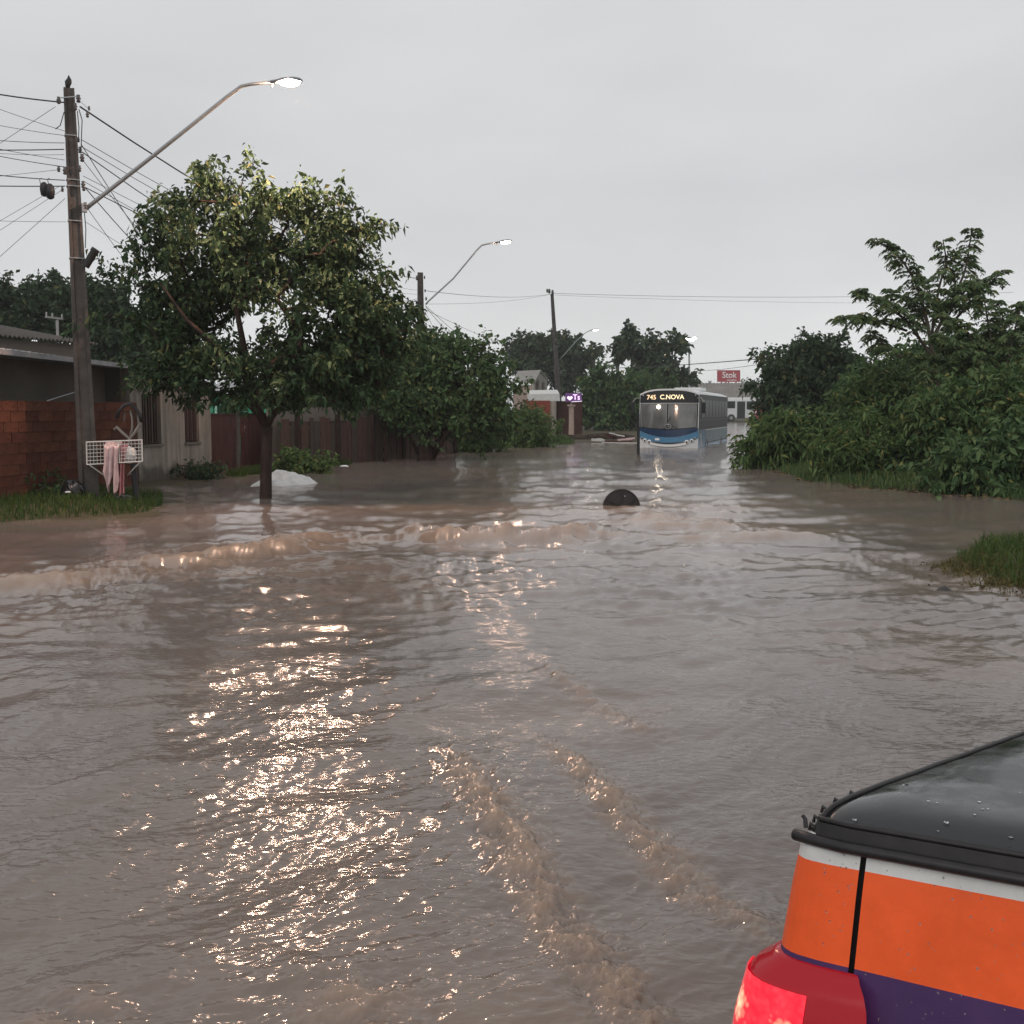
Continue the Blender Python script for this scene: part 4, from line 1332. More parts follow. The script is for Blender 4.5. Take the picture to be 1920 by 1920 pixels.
# second roof behind, with an aerial
back = empty('rear_house', fpt(tL, 0, -4), 0, 'house with a rusty corrugated roof edge showing behind the plaster house', 'house')
hb2 = fpt(tL, 0, -4)
r0, r1 = on_front(-120, 622, -3.2), on_front(165, 646, -3.2)
old = hb
hb = hb2
mb = MB()
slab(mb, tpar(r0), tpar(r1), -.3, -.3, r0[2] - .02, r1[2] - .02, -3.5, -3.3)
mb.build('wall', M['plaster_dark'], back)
mb = MB()
corrugated(mb, tpar(r0), tpar(r1) + .2, r0[2] + .03, r1[2] + .03, -3.05, -8, .9, .16, .03)
mb.build('roof_sheet', M['concrete'], back, solid=.015, fix=False)
hb = old
ab = on_front(108, 640, -4.2)
ae = empty('television_aerial', ab, 0, 'pale television aerial on a pole behind the plaster house roof', 'aerial')
mb = MB()
q = lambda x, y: PL(x, y, F0 + NRM * -4.2, NRM) - ab
mb.tube([q(109, 650), q(107, 600)], .035, 6)
mb.build('mast', M['fascia'], ae)
mb = MB()
mb.bar(q(86, 594), q(117, 598), .05)
for x, y in ((87, 594), (98, 596), (116, 598)):
    mb.bar(q(x, y), q(x, y - 9), .03)
mb.build('boom', M['fascia'], ae)

# ---------------------------------------------------------------- orange brick wall, brick by brick
bw0, bw1 = PL(-170, 800, F0 + NRM * .35, NRM), PL(258, 800, F0 + NRM * .35, NRM)
tb0, tb1 = tpar(bw0), tpar(bw1)
ztop = on_front(100, 753, .35)[2]
wall = empty('brick_wall', fpt(tb0, 0, .3), 0, 'orange brick yard wall behind the tall concrete pole', 'wall')
wb = fpt(tb0, 0, .3)
hb = wb
mb = MB()
slab(mb, tb0, tb1, -.3, -.3, ztop - .01, ztop - .01, .22, .345)
mb.build('mortar_bed', M['mortar'], wall)
bl, bh = 0.39, 0.19
rows = int(math.ceil((ztop + .05) / bh))
bh = (ztop + 0.03) / rows
angD = math.atan2(D[1], D[0])
brick_me = []
for k, m_ in enumerate(BRICKS):
    t_ = MB()
    t_.box((0, 0, 0), (bl - .008, .03, bh - .009))
    me = bpy.data.meshes.new('brick')
    me.from_pydata(t_.v, [], t_.f)
    me.materials.append(m_)
    brick_me.append(me)
rng = random.Random(4)
for r in range(rows):
    x = tb0 - (bl / 2 if r % 2 else 0)
    while x < tb1:
        cx = x + bl / 2
        if cx - bl / 2 >= tb0 - .01 and cx + bl / 2 <= tb1 + .02:
            o = bpy.data.objects.new('brick', rng.choice(brick_me))
            COL.objects.link(o)
            o.parent = wall
            o.location = fpt(cx, -.02 + bh * (r + .5), .345 + rng.uniform(-.004, .007)) - wb
            o.rotation_euler = (0, 0, angD + rng.uniform(-.012, .012))
        x += bl
hb = old

# ---------------------------------------------------------------- red gate, pillar, board fence
G0 = G(398, 893)
g0, g1 = on_front(394, 890, -.1), on_front(503, 885, -.1)
gate = empty('sheet_gate', g0, 0, 'dark red sheet metal gate between the plaster house and the grey pillar', 'gate')
hb = g0
tz = on_front(450, 776, -.1)[2]
tg0, tg1 = tpar(g0), tpar(g1)
tm = (tg0 + tg1) / 2
for a, b in ((tg0 + .02, tm - .03), (tm + .03, tg1 - .02)):
    mb = MB()
    n = 26
    vs = []
    for z in (.12, tz):
        for i in range(n + 1):
            t = a + (b - a) * i / n
            vs.append(fpt(t, z, -.1 + (.012 if (i // 2) % 2 else 0)) - hb)
    mb.grid(vs, n + 1, 2)
    mb.build('gate_leaf', M['gate_red'], gate, solid=.01, fix=False)
    mb = MB()
    for z in (.12, tz):
        mb.bar(fpt(a, z, -.08) - hb, fpt(b, z, -.08) - hb, .04)
    mb.build('rail', M['gate_red'], gate)
hb = old
pp = on_front(446, 892, .35)
pp[2] = gz(pp[0], pp[1]) - .1
mpst = empty('meter_post', pp, 0, 'thin grey post with a small box in front of the red gate', 'post')
mb = MB()
mb.tube([np.zeros(3), PL(446, 772, F0 + NRM * .35, NRM) - pp], .055, 8)
mb.build('shaft', M['concrete'], mpst)
mb = MB()
mb.box(PL(452, 804, F0 + NRM * .35, NRM) - pp + [.03, -.05, 0], (.16, .12, .2))
mb.build('meter_box', M['gate_red'], mpst)
mb = MB()
mb.box(PL(454, 801, F0 + NRM * .35, NRM) - pp + [.03, -.12, 0], (.14, .03, .06))
mb.build('meter_cap', M['white_wire'], mpst)

q0, q1 = on_front(505, 884, .05), on_front(527, 882, .05)
pil = empty('gate_pillar', q0, 0, 'grey plaster gate pillar with a white letter plate', 'pillar')
hb = q0
mb = MB()
slab(mb, tpar(q0), tpar(q1), -.3, -.3, on_front(515, 798, .05)[2], on_front(515, 798, .05)[2], -.3, .05)
mb.build('column', M['plaster'], pil, bevel=.01)
mb = MB()
a_, c_ = on_front(514, 834, .06), on_front(523, 810, .06)
for t0, t1, z0, z1 in ((tpar(a_), tpar(c_), a_[2], a_[2] + .04), (tpar(a_), tpar(c_), c_[2] - .04, c_[2]), (tpar(a_), tpar(a_) + .05, a_[2] + .04, c_[2] - .04), (tpar(c_) - .05, tpar(c_), a_[2] + .04, c_[2] - .04)):
    slab(mb, t0, t1, z0, z0, z1, z1, .052, .075)
mb.build('letter_plate', M['white_wire'], pil)
hb = old

fa, fb = G(527, 884), G(858, 850)
fd = (fb - fa)
fl_ = np.linalg.norm(fd)
fd /= fl_
fnv = np.array([fd[1], -fd[0], 0])
fence = empty('board_fence', fa, 0, 'weathered dark red board fence running behind the trees at the water edge', 'fence')
rng = random.Random(9)
mb = MB()
for z in (.35, 1.25):
    mb.box(fd * fl_ / 2 - fnv * .06 + [0, 0, z], (fl_, .06, .1), axes=[fd, fnv, [0, 0, 1]])
mb.build('rail', M['dark_wood'], fence)
mb = MB()
mb.box(fd * fl_ / 2 - fnv * .35 + [0, 0, .7], (fl_, .12, 2.0), axes=[fd, fnv, [0, 0, 1]])
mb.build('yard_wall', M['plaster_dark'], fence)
x = 0.05
k = 0
while x < fl_ - .2:
    w = rng.choice((.22, .28, .34, .42))
    h = 1.35 + rng.uniform(-.1, .1)
    mb = MB()
    mb.box(fd * (x + w / 2) + fnv * rng.uniform(-.015, .02) + [0, 0, h / 2 - .15], (w - .03, .03, h + .3), axes=[fd, fnv, [0, 0, 1]])
    mb.build('board', M['board'] if rng.random() < .6 else M['board2'], fence)
    x += w + rng.choice((.01, .02, .07))
for t in np.arange(0.8, fl_, 2.3):
    mb = MB()
    mb.box(fd * t + fnv * .06 + [0, 0, .65], (.13, .1, 1.7), axes=[fd, fnv, [0, 0, 1]])
    mb.build('post', M['dark_wood'], fence)

# green house behind the gate
gh0 = P(396, 780, 36)
gh0[2] = 0
gh = empty('green_house', gh0, 0, 'bright green house with a mint window frame behind the red gate', 'house')
mb = MB()
a_, c_ = P(380, 745, 36), P(520, 745, 36)
zt_ = P(400, 738, 36)[2]
mb.box((a_ + c_) / 2 * [1, 1, 0] + [0, 1.5, zt_ / 2] - gh0, (c_[0] - a_[0], 3, zt_))
mb.build('wall', M['green'], gh)
wn0 = MB()
a_, c_ = P(404, 758, 35.95), P(436, 800, 35.95)
for px, sx, sz, cz in ((404, .07, 1.1, None), (437, .07, 1.1, None), (458, .05, 1.1, None)):
    q = P(px, 758, 35.9)
    wn0.box([q[0], 35.97, q[2] - .5] - gh0, (sx, .05, sz))
q = P(420, 757, 35.9)
wn0.box([q[0], 35.975, q[2] + .02] - gh0, (.66, .05, .08))
wo = wn0.build('window', M['mint'], gh)
mb = MB()
q = P(420, 762, 35.9)
mb.box([q[0], 35.985, q[2] - .45] - gh0, (.52, .04, .95))
mb.build('pane', mat('dark green pane', (.01, .05, .03), .3), wo)
mb = MB()
a_, c_ = P(380, 733, 35.7), P(518, 735, 35.7)
mb.prism([[a_[0], 35.5, a_[2]] - gh0, [c_[0], 35.5, c_[2]] - gh0, [c_[0], 39, c_[2] + .5] - gh0, [a_[0], 39, a_[2] + .5] - gh0], (0, 0, -.06))
mb.build('roof', M['fascia'], gh)

# ---------------------------------------------------------------- wire basket with rags, bags and junk by the pole
Yk = Yp - 0.35
kb = P(250, 938, Yk)
kb[2] = gz(kb[0], kb[1]) - .1
bk = empty('wire_basket', kb, 0, 'white wire rubbish basket on a dark post beside the tall concrete pole', 'basket')
kq = lambda x, y, dy=0.0: P(x, y, Yk + dy) - kb
dep = 0.42
def bar_part(name, segs, r=.011):
    mb = MB()
    for a, b in segs:
        mb.tube([a, b], r, 5)
    mb.build(name, M['white_wire'], bk)
c00, c10, c11, c01 = (163, 871), (267, 865), (266, 825), (162, 829)
bar_part('front_frame', [(kq(*c00), kq(*c10)), (kq(*c10), kq(*c11)), (kq(*c11), kq(*c01)), (kq(*c01), kq(*c00)), (kq(224, 868), kq(223, 826))], .013)
bar_part('back_frame', [(kq(*c00, dep), kq(*c10, dep)), (kq(*c10, dep), kq(*c11, dep)), (kq(*c11, dep), kq(*c01, dep)), (kq(*c01, dep), kq(*c00, dep))], .011)
bar_part('side_frame', [(kq(*c, 0), kq(*c, dep)) for c in (c00, c10, c11, c01)], .011)
segs = []
for k in range(1, 6):
    f = k / 6
    l_, r_ = (163 - f, 871 - 42 * f), (267 - f, 865 - 40 * f)
    for dy in (0.0, dep):
        segs.append((kq(*l_, dy), kq(*r_, dy)))
    segs.append((kq(*l_), kq(*l_, dep)))
    segs.append((kq(*r_), kq(*r_, dep)))
bar_part('wire_row', segs, .006)
segs = []
for k in range(1, 16):
    f = k / 16
    for dy in (0.0, dep):
        segs.append((kq(163 + 104 * f, 871 - 6 * f, dy), kq(162 + 104 * f, 829 - 4 * f, dy)))
    segs.append((kq(163 + 104 * f, 871 - 6 * f), kq(163 + 104 * f, 871 - 6 * f, dep)))
bar_part('wire_column', segs, .004)
bar_part('brace', [(kq(262, 867), kq(240, 890, dep / 2)), (kq(168, 872), kq(205, 898, dep / 2)), (kq(262, 866, dep), kq(245, 890, dep / 2))], .012)
mb = MB()
mb.tube([np.array([0, dep / 2, -.1]), kq(250, 869, dep / 2)], .05, 8)
mb.build('post', M['black'], bk)

def cloth(name, label, cat, px0, px1, py0, py1, Y, mt, seed, ragged=.3, fold=.05, nx=26, ny=30):
    rng = np.random.default_rng(seed)
    o = P((px0 + px1) / 2, py0, Y)
    vs = []
    for j in range(ny + 1):
        for i in range(nx + 1):
            u, v = i / nx, j / ny
            end = 1 - ragged * (.5 + .5 * math.sin(u * 11 + seed)) * (.4 + .6 * abs(math.sin(u * 5 + 2 * seed)))
            pinch = 1 - .25 * math.sin(v * 2.5)
            x = (px0 + px1) / 2 + (u - .5) * (px1 - px0) * pinch
            y = py0 + (py1 - py0) * v * end
            q = P(x, y, Y) - o
            q[1] += fold * math.sin(u * 17 + seed + v * 2) * (.3 + v) + .02 * math.sin(u * 41 + v * 3)
            if v < .12: q[1] += (.12 - v) * 1.2
            vs.append(q)
    mb = MB()
    mb.grid(vs, nx + 1, ny + 1)
    ob = mb.build(name, mt, None, smooth=True, fix=False, solid=.006)
    ob.location = o
    return tag(ob, label, cat)
cloth('rag', 'long pale pink rag hanging out of the wire basket', 'cloth', 193, 224, 829, 926, Yk - .05, M['pale_pink'], 2, .55, .05)
cloth('rag', 'darker pink cloth hanging behind the pale pink rag to the grass', 'cloth', 212, 237, 832, 932, Yk + .06, M['pink'], 5, .12, .05)

def lumpy(name, label, cat, c, rad, mt, seed, amp=.18, parent=None, n=18):
    """crumpled closed bag or lump"""
    mb = MB()
    vs = []
    for j in range(n + 1):
        th = math.pi * j / n
        for i in range(2 * n):
            ph = 2 * math.pi * i / (2 * n)
            d = np.array([math.sin(th) * math.cos(ph), math.sin(th) * math.sin(ph), math.cos(th)])
            s = 1 + amp * float(gnoise(np.array([d[0] * 2.3 + d[2] * 1.7 + seed]), np.array([d[1] * 2.3 - d[2]]), seed)[0]) * 1.6 \
                + amp * .5 * float(gnoise(np.array([d[0] * 6 + d[2] * 5]), np.array([d[1] * 6 - d[2] * 3]), seed + 1)[0])
            vs.append(d * np.asarray(rad) * s)
    m2 = 2 * n
    fs = [(j * m2 + i, j * m2 + (i + 1) % m2, (j + 1) * m2 + (i + 1) % m2, (j + 1) * m2 + i) for j in range(n) for i in range(m2)]
    mb.add(vs, fs)
    o = mb.build(name, mt, parent, smooth=True, fix=False)
    o.location = [float(v) for v in c]
    if label: tag(o, label, cat)
    return o
lumpy('plastic_bag', 'bulging white plastic bag inside the wire basket', 'bag', P(240, 853, Yk + .2), (.14, .12, .15), M['bag'], 7)
c = P(137, 928, Yp - .3)
lumpy('bin_bag', 'black bin bag slumped against the foot of the tall concrete pole', 'bag', [c[0], c[1], gz(c[0], c[1]) + .1], (.19, .17, .2), M['black_bag'], 9)
lumpy('paper_scrap', 'crumpled white scrap on top of the black bin bag', 'litter', P(127, 923, Yp - .5), (.05, .03, .018), M['bag'], 10, n=8)
lumpy('paper_scrap', 'small white scrap in the grass before the black bin bag', 'litter', P(137, 945, Yp - .62), (.025, .025, .03), M['bag'], 11, n=8)
c = P(222, 934, Yp - .2)
lumpy('bin_bag', 'flattened dark sack under the wire basket', 'bag', [c[0], c[1], gz(c[0], c[1]) + .03], (.26, .14, .07), M['black_bag'], 12)
# discarded hood-like frame standing above the basket
jc = P(240, 820, Yk + .25)
jk = empty('discarded_frame', jc, 0, 'dark curved hood with a bent grey tube frame dumped above the wire basket', 'junk')
jq = lambda x, y, dy=0.0: P(x, y, Yk + .25 + dy) - jc
mb = MB()
arc = [(222, 786), (226, 772), (234, 763), (243, 760), (252, 768), (259, 780), (262, 792)]
vs = []
for x, y in arc:
    for dy, sx in ((-.12, 1.0), (0, .96), (.12, 1.0)):
        vs.append(jq(x, y, dy))
mb.grid(vs, 3, len(arc))
mb.build('hood', M['black'], jk, smooth=True, fix=False, solid=.06)
mb = MB()
mb.tube([jq(214, 806), jq(219, 801), jq(226, 808), jq(236, 817), jq(243, 823), jq(252, 812), jq(262, 796)], .026, 7)
mb.tube([jq(244, 769), jq(248, 785), jq(248, 802), jq(243, 822)], .02, 7)
mb.tube([jq(234, 770), jq(232, 790)], .014, 7)
mb.tube([jq(243, 822), jq(243, 834)], .03, 7)
mb.build('tube_frame', M['grey_tube'], jk, smooth=True, fix=False)

# ---------------------------------------------------------------- white tarp mound and litter
tc = G(527, 914)
tm_ = MB()
nx, ny = 46, 26
vs = []
wid, dp, ht = 138 * tc[1] / FPX, 1.3, .36
for j in range(ny + 1):
    for i in range(nx + 1):
        u, v = i / nx * 2 - 1, j / ny * 2 - 1
        r = (abs(u + .0) ** 1.5 + abs(v) ** 1.7)
        prof = max(0.0, 1 - r) ** .8
        sk = .0
        n1 = float(gnoise(np.array([u * 2.2 + 4]), np.array([v * 2.6]), 71)[0])
        n2 = abs(float(gnoise(np.array([u * 3.5 + v * 2]), np.array([v * 4 + 9 - u]), 72)[0]))
        z = ht * prof * (1 + .35 * n1) + .09 * (.25 - n2) * (prof > .02) - .05
        vs.append((u * wid / 2, v * dp / 2, z))
tm_.grid(vs, nx + 1, ny + 1)
tarp = tm_.build('tarp_mound', M['tarp'], None, smooth=True, fix=False, solid=.008)
tarp.location = (tc[0], tc[1] + .45, 0.0)
tag(tarp, 'white crumpled tarp over a low mound at the water edge behind the broad tree', 'tarp')
c = G(645, 877)
lumpy('foam_tray', 'small white foam piece floating by the board fence', 'litter', [c[0], c[1], .03], (.13, .09, .045), M['bag'], 14, n=10)
c = G(600, 873)
lumpy('foam_tray', 'tiny white scrap in the grass by the board fence', 'litter', [c[0], c[1], gz(c[0], c[1]) + .1], (.04, .03, .03), M['bag'], 15, n=8)
c = G(1816, 916)
lit = empty('litter_piece', [c[0], c[1] - .2, .02], 0, 'torn white sheet of litter at the foot of the low dark bush', 'litter')
mb = MB()
mb.grid([(-.13, 0, .10), (0, .02, .13), (.14, 0, .11), (-.12, -.12, .07), (0, -.12, .09), (.13, -.1, .08)], 3, 2)
mb.build('sheet', M['bag'], lit, fix=False, solid=.008)
mb = MB()
mb.tube([(0.03, -.05, .09), (.05, -.05, -.05)], .02, 6)
mb.build('stalk', M['bag'], lit)
c = G(1770, 1116)
lumpy('river_stone', 'dark wet stone at the tip of the grass tongue', 'stone', [c[0], c[1], .02], (.07, .06, .055), M['stone'], 16, n=10)

# dark round lid standing in the current
dc = G(1165, 955)
lid = empty('round_lid', [dc[0], dc[1], .05], math.radians(6), 'dark round iron lid standing upright half out of the rushing water', 'lid')
R_ = 36 * dc[1] / FPX
ax = np.array([[1, 0, 0], [0, 0.12, 0.993], [0, -0.993, 0.12]])
mb = MB()
mb.lathe((0, 0, -.03), [(R_ * .92, -.025), (R_, -.02), (R_, .025), (R_ * .955, .032), (R_ * .94, .018), (R_ * .5, .022), (R_ * .02, .026)], 48, axes=ax)
mb.build('disc', M['iron'], lid, smooth=False)
mb = MB()
for a in (0.06, 1.1, 2.1):
    d = ax[0] * math.sin(a) + ax[1] * math.cos(a)
    mb.bar(d * R_ * .93 - [0, .03, .03], d * R_ * -.93 - [0, .03, .03], .022)
mb.build('rib', M['iron'], lid)
mb = MB()
mb.lathe(ax[0] * R_ * .17 + ax[1] * R_ * .62 + np.array([0, -.035, -.03]), [(.014, 0), (.012, .012), (.004, .016)], 8, axes=ax)
mb.build('bolt', M['galv'], lid)

# ---------------------------------------------------------------- middle distance: gabled house, brick wall, glowing sign, rubble
gb = P(990, 800, 92)
gb[2] = 0
gab = empty('gabled_house', gb, 0, 'pale gabled house with a grey roof behind the red brick wall', 'house')
gq = lambda x, y, dy=0.0: P(x, y, 92 + dy) - gb
mb = MB()
poly = [gq(1002, 790), gq(1026, 790, 4), gq(1026, 712, 4), gq(1013, 694, 2), gq(1002, 716)]
mb.prism([gq(962, 790, 3), gq(1002, 790), gq(1002, 722), gq(962, 722, 3)], (.3, 6, 0))
mb.build('wall', M['pillar'], gab)
mb = MB()
mb.prism([gq(1002, 790), gq(1026, 790, 4), gq(1026, 714, 4), gq(1014, 696, 2), gq(1002, 716)], (-.2, .1, 0))
mb.build('gable', mat('pale gable', (.30, .28, .25), .9, .1, var=.35, vscale=1.5, stretch=(8, 8, .3)), gab)
mb = MB()
mb.prism([gq(960, 718, 3), gq(1003, 718, -.4), gq(1014, 696, 1.6), gq(971, 698, 5)], (0, 0, .12))
mb.prism([gq(1014, 696, 1.6), gq(971, 698, 5), gq(984, 716, 9), gq(1028, 714, 4.2)], (0, 0, .12))
mb.build('roof', M['roof_tile'], gab)
mb = MB()
for x0, x1, y0, y1, d0, d1 in ((1008, 1011, 712, 730, .7, 1.3), (1018, 1021, 716, 732, 2.6, 3.2)):
    mb.prism([gq(x0, y1, d0 - .3), gq(x1, y1, d1 - .3), gq(x1, y0, d1 - .3), gq(x0, y0, d0 - .3)], (0, .1, 0))
mb.build('vent_slot', M['plaster_dark'], gab)

rb = P(1000, 812, 66)
rb[2] = 0
red = empty('brick_shed', rb, 0, 'red brick shed with a pale flat roof behind the weedy bush', 'shed')
rq = lambda x, y, dy=0.0: P(x, y, 66 + dy) - rb
mb = MB()
mb.prism([rq(985, 830), rq(1032, 830), rq(1032, 751), rq(985, 751)], (0, 3, 0))
mb.build('wall', M['red_wall'], red)
mb = MB()
mb.prism([rq(1032, 830), rq(1043, 830), rq(1043, 752), rq(1032, 752)], (0, .4, 0))
mb.build('corner_post', M['plaster'], red)
mb = MB()
mb.prism([rq(990, 751), rq(1050, 752), rq(1049, 738), rq(992, 739)], (0, 3.4, .3))
mb.build('roof', mat('pale sheet roof', (.55, .55, .54), .7, .2, var=.1), red)
mb = MB()
mb.prism([rq(1045, 830, 1), rq(1092, 830, 1), rq(1092, 752, 1), rq(1045, 752, 1)], (0, 3, 0))
mb.build('rear_wall', mat('brown wall', (.06, .03, .026), .9, .1, var=.3), red)
cb = P(1071, 826, 60)
cb[2] = 0
cp = empty('rough_pillar', cb, 0, 'pale rough pillar below the purple glowing sign', 'pillar')
mb = MB()
cq = lambda x, y: P(x, y, 60) - cb
a_, c_ = cq(1066, 830), cq(1076, 762)
mb.tube([(0, 0, -.3), (0.01, 0, c_[2] * .5), (0, 0, c_[2])], [.17, .155, .15], 8)
mb.build('column', M['pillar'], cp)
mb = MB()
mb.box((0, 0, c_[2] + .05), (.42, .42, .1))
mb.build('cap', M['pillar'], cp)

sb = P(1078, 745, 60.5)
sg = empty('glowing_sign', [sb[0], sb[1], sb[2]], 0, 'purple glowing sign with a bright heart above the rough pillar', 'sign')
sq = lambda x, y, dy=0.0: P(x, y, 60.5 + dy) - sb
mb = MB()
mb.prism([sq(1060, 753), sq(1091, 753), sq(1091, 737), sq(1060, 737)], (0, .12, 0))
mb.build('panel', mat('purple panel', (.12, .05, .16), .5, .3, emit=(.42, .18, .62), estr=.07), sg)
mb = MB()
heart = []
for k in range(24):
    a = 2 * math.pi * k / 24
    heart.append((1068.5 + .31 * 16 * math.sin(a) ** 3, 746.5 - .26 * (13 * math.cos(a) - 5 * math.cos(2 * a) - 2 * math.cos(3 * a) - math.cos(4 * a))))
mb.prism([sq(x, y, -.06) for x, y in heart], (0, .04, 0))
mb.build('heart', emit_mat('neon white', (1.0, .86, 1.0), 2.2), sg)
def text_mesh(name, body, size, m, parent, loc, rot=(math.pi / 2, 0, 0), extrude=.01, sx=1.0):
    cu = bpy.data.curves.new(name, 'FONT')
    cu.body = body
    cu.size = size
    cu.extrude = extrude
    cu.align_x = 'CENTER'
    cu.align_y = 'CENTER'
    cu.offset = size * .012
    t = bpy.data.objects.new(name + '_curve', cu)
    COL.objects.link(t)
    bpy.context.view_layer.update()
    me = bpy.data.meshes.new_from_object(t.evaluated_get(bpy.context.evaluated_depsgraph_get()))
    bpy.data.objects.remove(t)
    me.materials.clear()
    o = link_mesh(name, me, m, parent)
    o.location = [float(v) for v in loc]
    o.rotation_euler = rot
    o.scale = (sx, 1, 1)
    return o
text_mesh('lettering', 'Ts', .42, emit_mat('neon lettering', (.92, .66, 1.0), 1.6), sg, sq(1081, 745, -.06))
mb = MB()
mb.prism([sq(1072, 754), sq(1091, 753), sq(1091, 751.5), sq(1072, 752.5)], (0, -.1, 0))
mb.build('lower_tube', emit_mat('neon tube', (.95, .85, 1.0), .9), sg)
mb = MB()
mb.tube([sq(1071, 760, .2), sq(1071, 740, .2)], .05, 6)
mb.build('bracket', M['galv'], sg)

rc = G(1085, 830)
rng = random.Random(21)
lumpy('rubble_heap', 'dark rubble heap on the bank by the rough pillar', 'rubble', [rc[0] - .2, rc[1] + .8, 0.05], (.75, .5, .32), M['rubble'], 23, .3)
rc2 = G(1085, 826)
lumpy('rubble_heap', 'low dark soil heap behind the planks on the bank', 'rubble', [P(1140, 820, 56)[0], 56, 0.1], (1.3, .6, .3), M['rubble'], 24, .3)
for lb, x0, y0, x1, y1, Y, w, h, m_ in (
    ('long dark red plank lying along the water edge', 1134, 829, 1186, 829, 52.6, .35, .12, 'plank_red'),
    ('short dark red plank leaning on the soil heap', 1135, 815, 1155, 822, 54.5, .25, .1, 'plank_red'),
    ('pale slab tilted over the soil heap', 1143, 812, 1170, 818, 54, .5, .06, 'store_wall'),
    ('low pale kerb block between heap and plank', 1109, 826, 1133, 827, 52.8, .4, .2, 'store_wall'),
    ('pale broken board lying by the marker post', 1158, 825, 1190, 822, 53.6, .4, .08, 'pale_pink'),
    ('pale concrete kerb at the foot of the rubble heap', 1062, 833, 1195, 833, 51.9, .3, .1, 'store_wall')):
    a_, c_ = P(x0, y0, Y), P(x1, y1, Y)
    a_[2], c_[2] = max(a_[2], .0), max(c_[2], .0)
    mid = (a_ + c_) / 2
    d = c_ - a_
    ln = np.linalg.norm(d)
    d /= ln
    s_ = np.array([0, 1.0, 0]) - d * d[1]
    s_ /= np.linalg.norm(s_)
    mb = MB()
    n = 6
    for k in range(n):
        t = (k + .5) / n - .5
        mb.box(d * ln * t + [0, rng.uniform(-.02, .02), rng.uniform(-.015, .02)], (ln / n * .995, w * rng.uniform(.85, 1.1), h * rng.uniform(.8, 1.15)), axes=[d, s_, np.cross(d, s_)])
    o = mb.build('plank' if 'plank' in lb else 'slab', M[m_], None)
    o.location = mid
    tag(o, lb, 'rubble', 'debris on the far bank')

# ---------------------------------------------------------------- store and roof sign far ahead
st = np.array([P(1370, 780, 195)[0], 195, 0.1])
store = empty('store_building', st, 0, 'low pale store with a wide grey roof beyond the flooded street', 'store')
stq = lambda x, y, dy=0.0: P(x, y, 195 + dy) - st
mb = MB()
mb.prism([stq(1270, 800), stq(1500, 800), stq(1500, 752), stq(1270, 752)], (0, 12, 0))
mb.build('wall', M['store_wall'], store)
mb = MB()
mb.prism([stq(1268, 752, -1.2), stq(1502, 752, -1.2), stq(1502, 745, -1.2), stq(1268, 745, -1.2)], (0, 1.5, 0))
mb.build('fascia', M['white'], store)
mb = MB()
n = 60
vs = []
for j in range(2):
    for i in range(n + 1):
        a_ = stq(1268 + 234 * i / n, 745, -1.0)
        c_ = stq(1285 + 200 * i / n, 718, 10)
        q = a_ * (1 - j) + c_ * j
        q[2] += .07 * math.cos(i * math.pi)
        vs.append(q)
mb.grid(vs, n + 1, 2)
mb.build('roof', M['store_roof'], store, fix=False, solid=.2)
for x in (1408, 1421, 1436):
    mb = MB()
    mb.prism([stq(x, 752, -.05), stq(x + 10, 752, -.05), stq(x + 10, 757, -.05), stq(x, 757, -.05)], (0, -.08, 0))
    mb.build('window', M['dark_glass'], store)
mb = MB()
mb.prism([stq(1415, 780, -.06), stq(1446, 780, -.06), stq(1446, 764, -.06), stq(1436, 757, -.06), stq(1415, 757, -.06)], (0, -.3, 0))
mb.build('red_panel', M['store_red'], store)
for x, y in ((1331, 718), (1392, 718)):
    mb = MB()
    mb.lathe(stq(x, y + 1, 9.5), [(.25, 0), (.25, .25), (.4, .3), (.3, .5)], 10)
    mb.build('roof_vent', M['galv'], store)
sg2 = P(1366, 717, 205)
sign = empty('roof_sign', sg2, 0, 'red roof sign with white lettering above the far store', 'sign')
s2 = lambda x, y, dy=0.0: P(x, y, 205 + dy) - sg2
mb = MB()
mb.prism([s2(1345, 716), s2(1388, 716), s2(1388, 694), s2(1345, 694)], (0, .3, 0))
mb.build('board', M['sign_red'], sign)
text_mesh('lettering', 'Stok', 1.62, M['sign_white'], sign, s2(1367.5, 703.5, -.03), sx=.92)
text_mesh('small_lettering', 'atacadista', .46, M['sign_white'], sign, s2(1372, 712.5, -.03), sx=1.0)
mb = MB()
for x in (1353, 1361, 1366, 1380):
    mb.bar(s2(x, 716, .3), s2(x, 722, .3), .25)
mb.build('support', M['store_red'], sign)

# ---------------------------------------------------------------- buses
BLUE = mat('bus blue', (.07, .20, .34), .35, .45, var=.12, coat=.3)
DKBL = mat('bus dark blue', (.012, .035, .085), .3, .5, coat=.5)
BBLK = mat('bus black panel', (.012, .013, .016), .45, .3)
BGRY = mat('bus grey panel', (.26, .27, .25), .5, .4, var=.15, vscale=1.5)
BWHT = mat('bus white', (.60, .61, .62), .35, .5, var=.08, coat=.3)
BWIN = mat('bus window', (.012, .014, .016), .3, .3)
def windshield_mat():
    m = bpy.data.materials.new('windshield')
    m.use_nodes = True
    n, l = m.node_tree.nodes, m.node_tree.links
    b = n["Principled BSDF"]
    b.inputs["Base Color"].default_value = (.05, .052, .055, 1)
    b.inputs["Roughness"].default_value = .12
    b.inputs["Specular IOR Level"].default_value = .9
    b.inputs["Coat Weight"].default_value = .6
    tr = n.new("ShaderNodeBsdfTransparent")
    tr.inputs[0].default_value = (.62, .63, .64, 1)
    mx = n.new("ShaderNodeMixShader")
    mx.inputs[0].default_value = .42
    l.new(b.outputs[0], mx.inputs[1])
    l.new(tr.outputs[0], mx.inputs[2])
    l.new(mx.outputs[0], n["Material Output"].inputs[0])
    return m
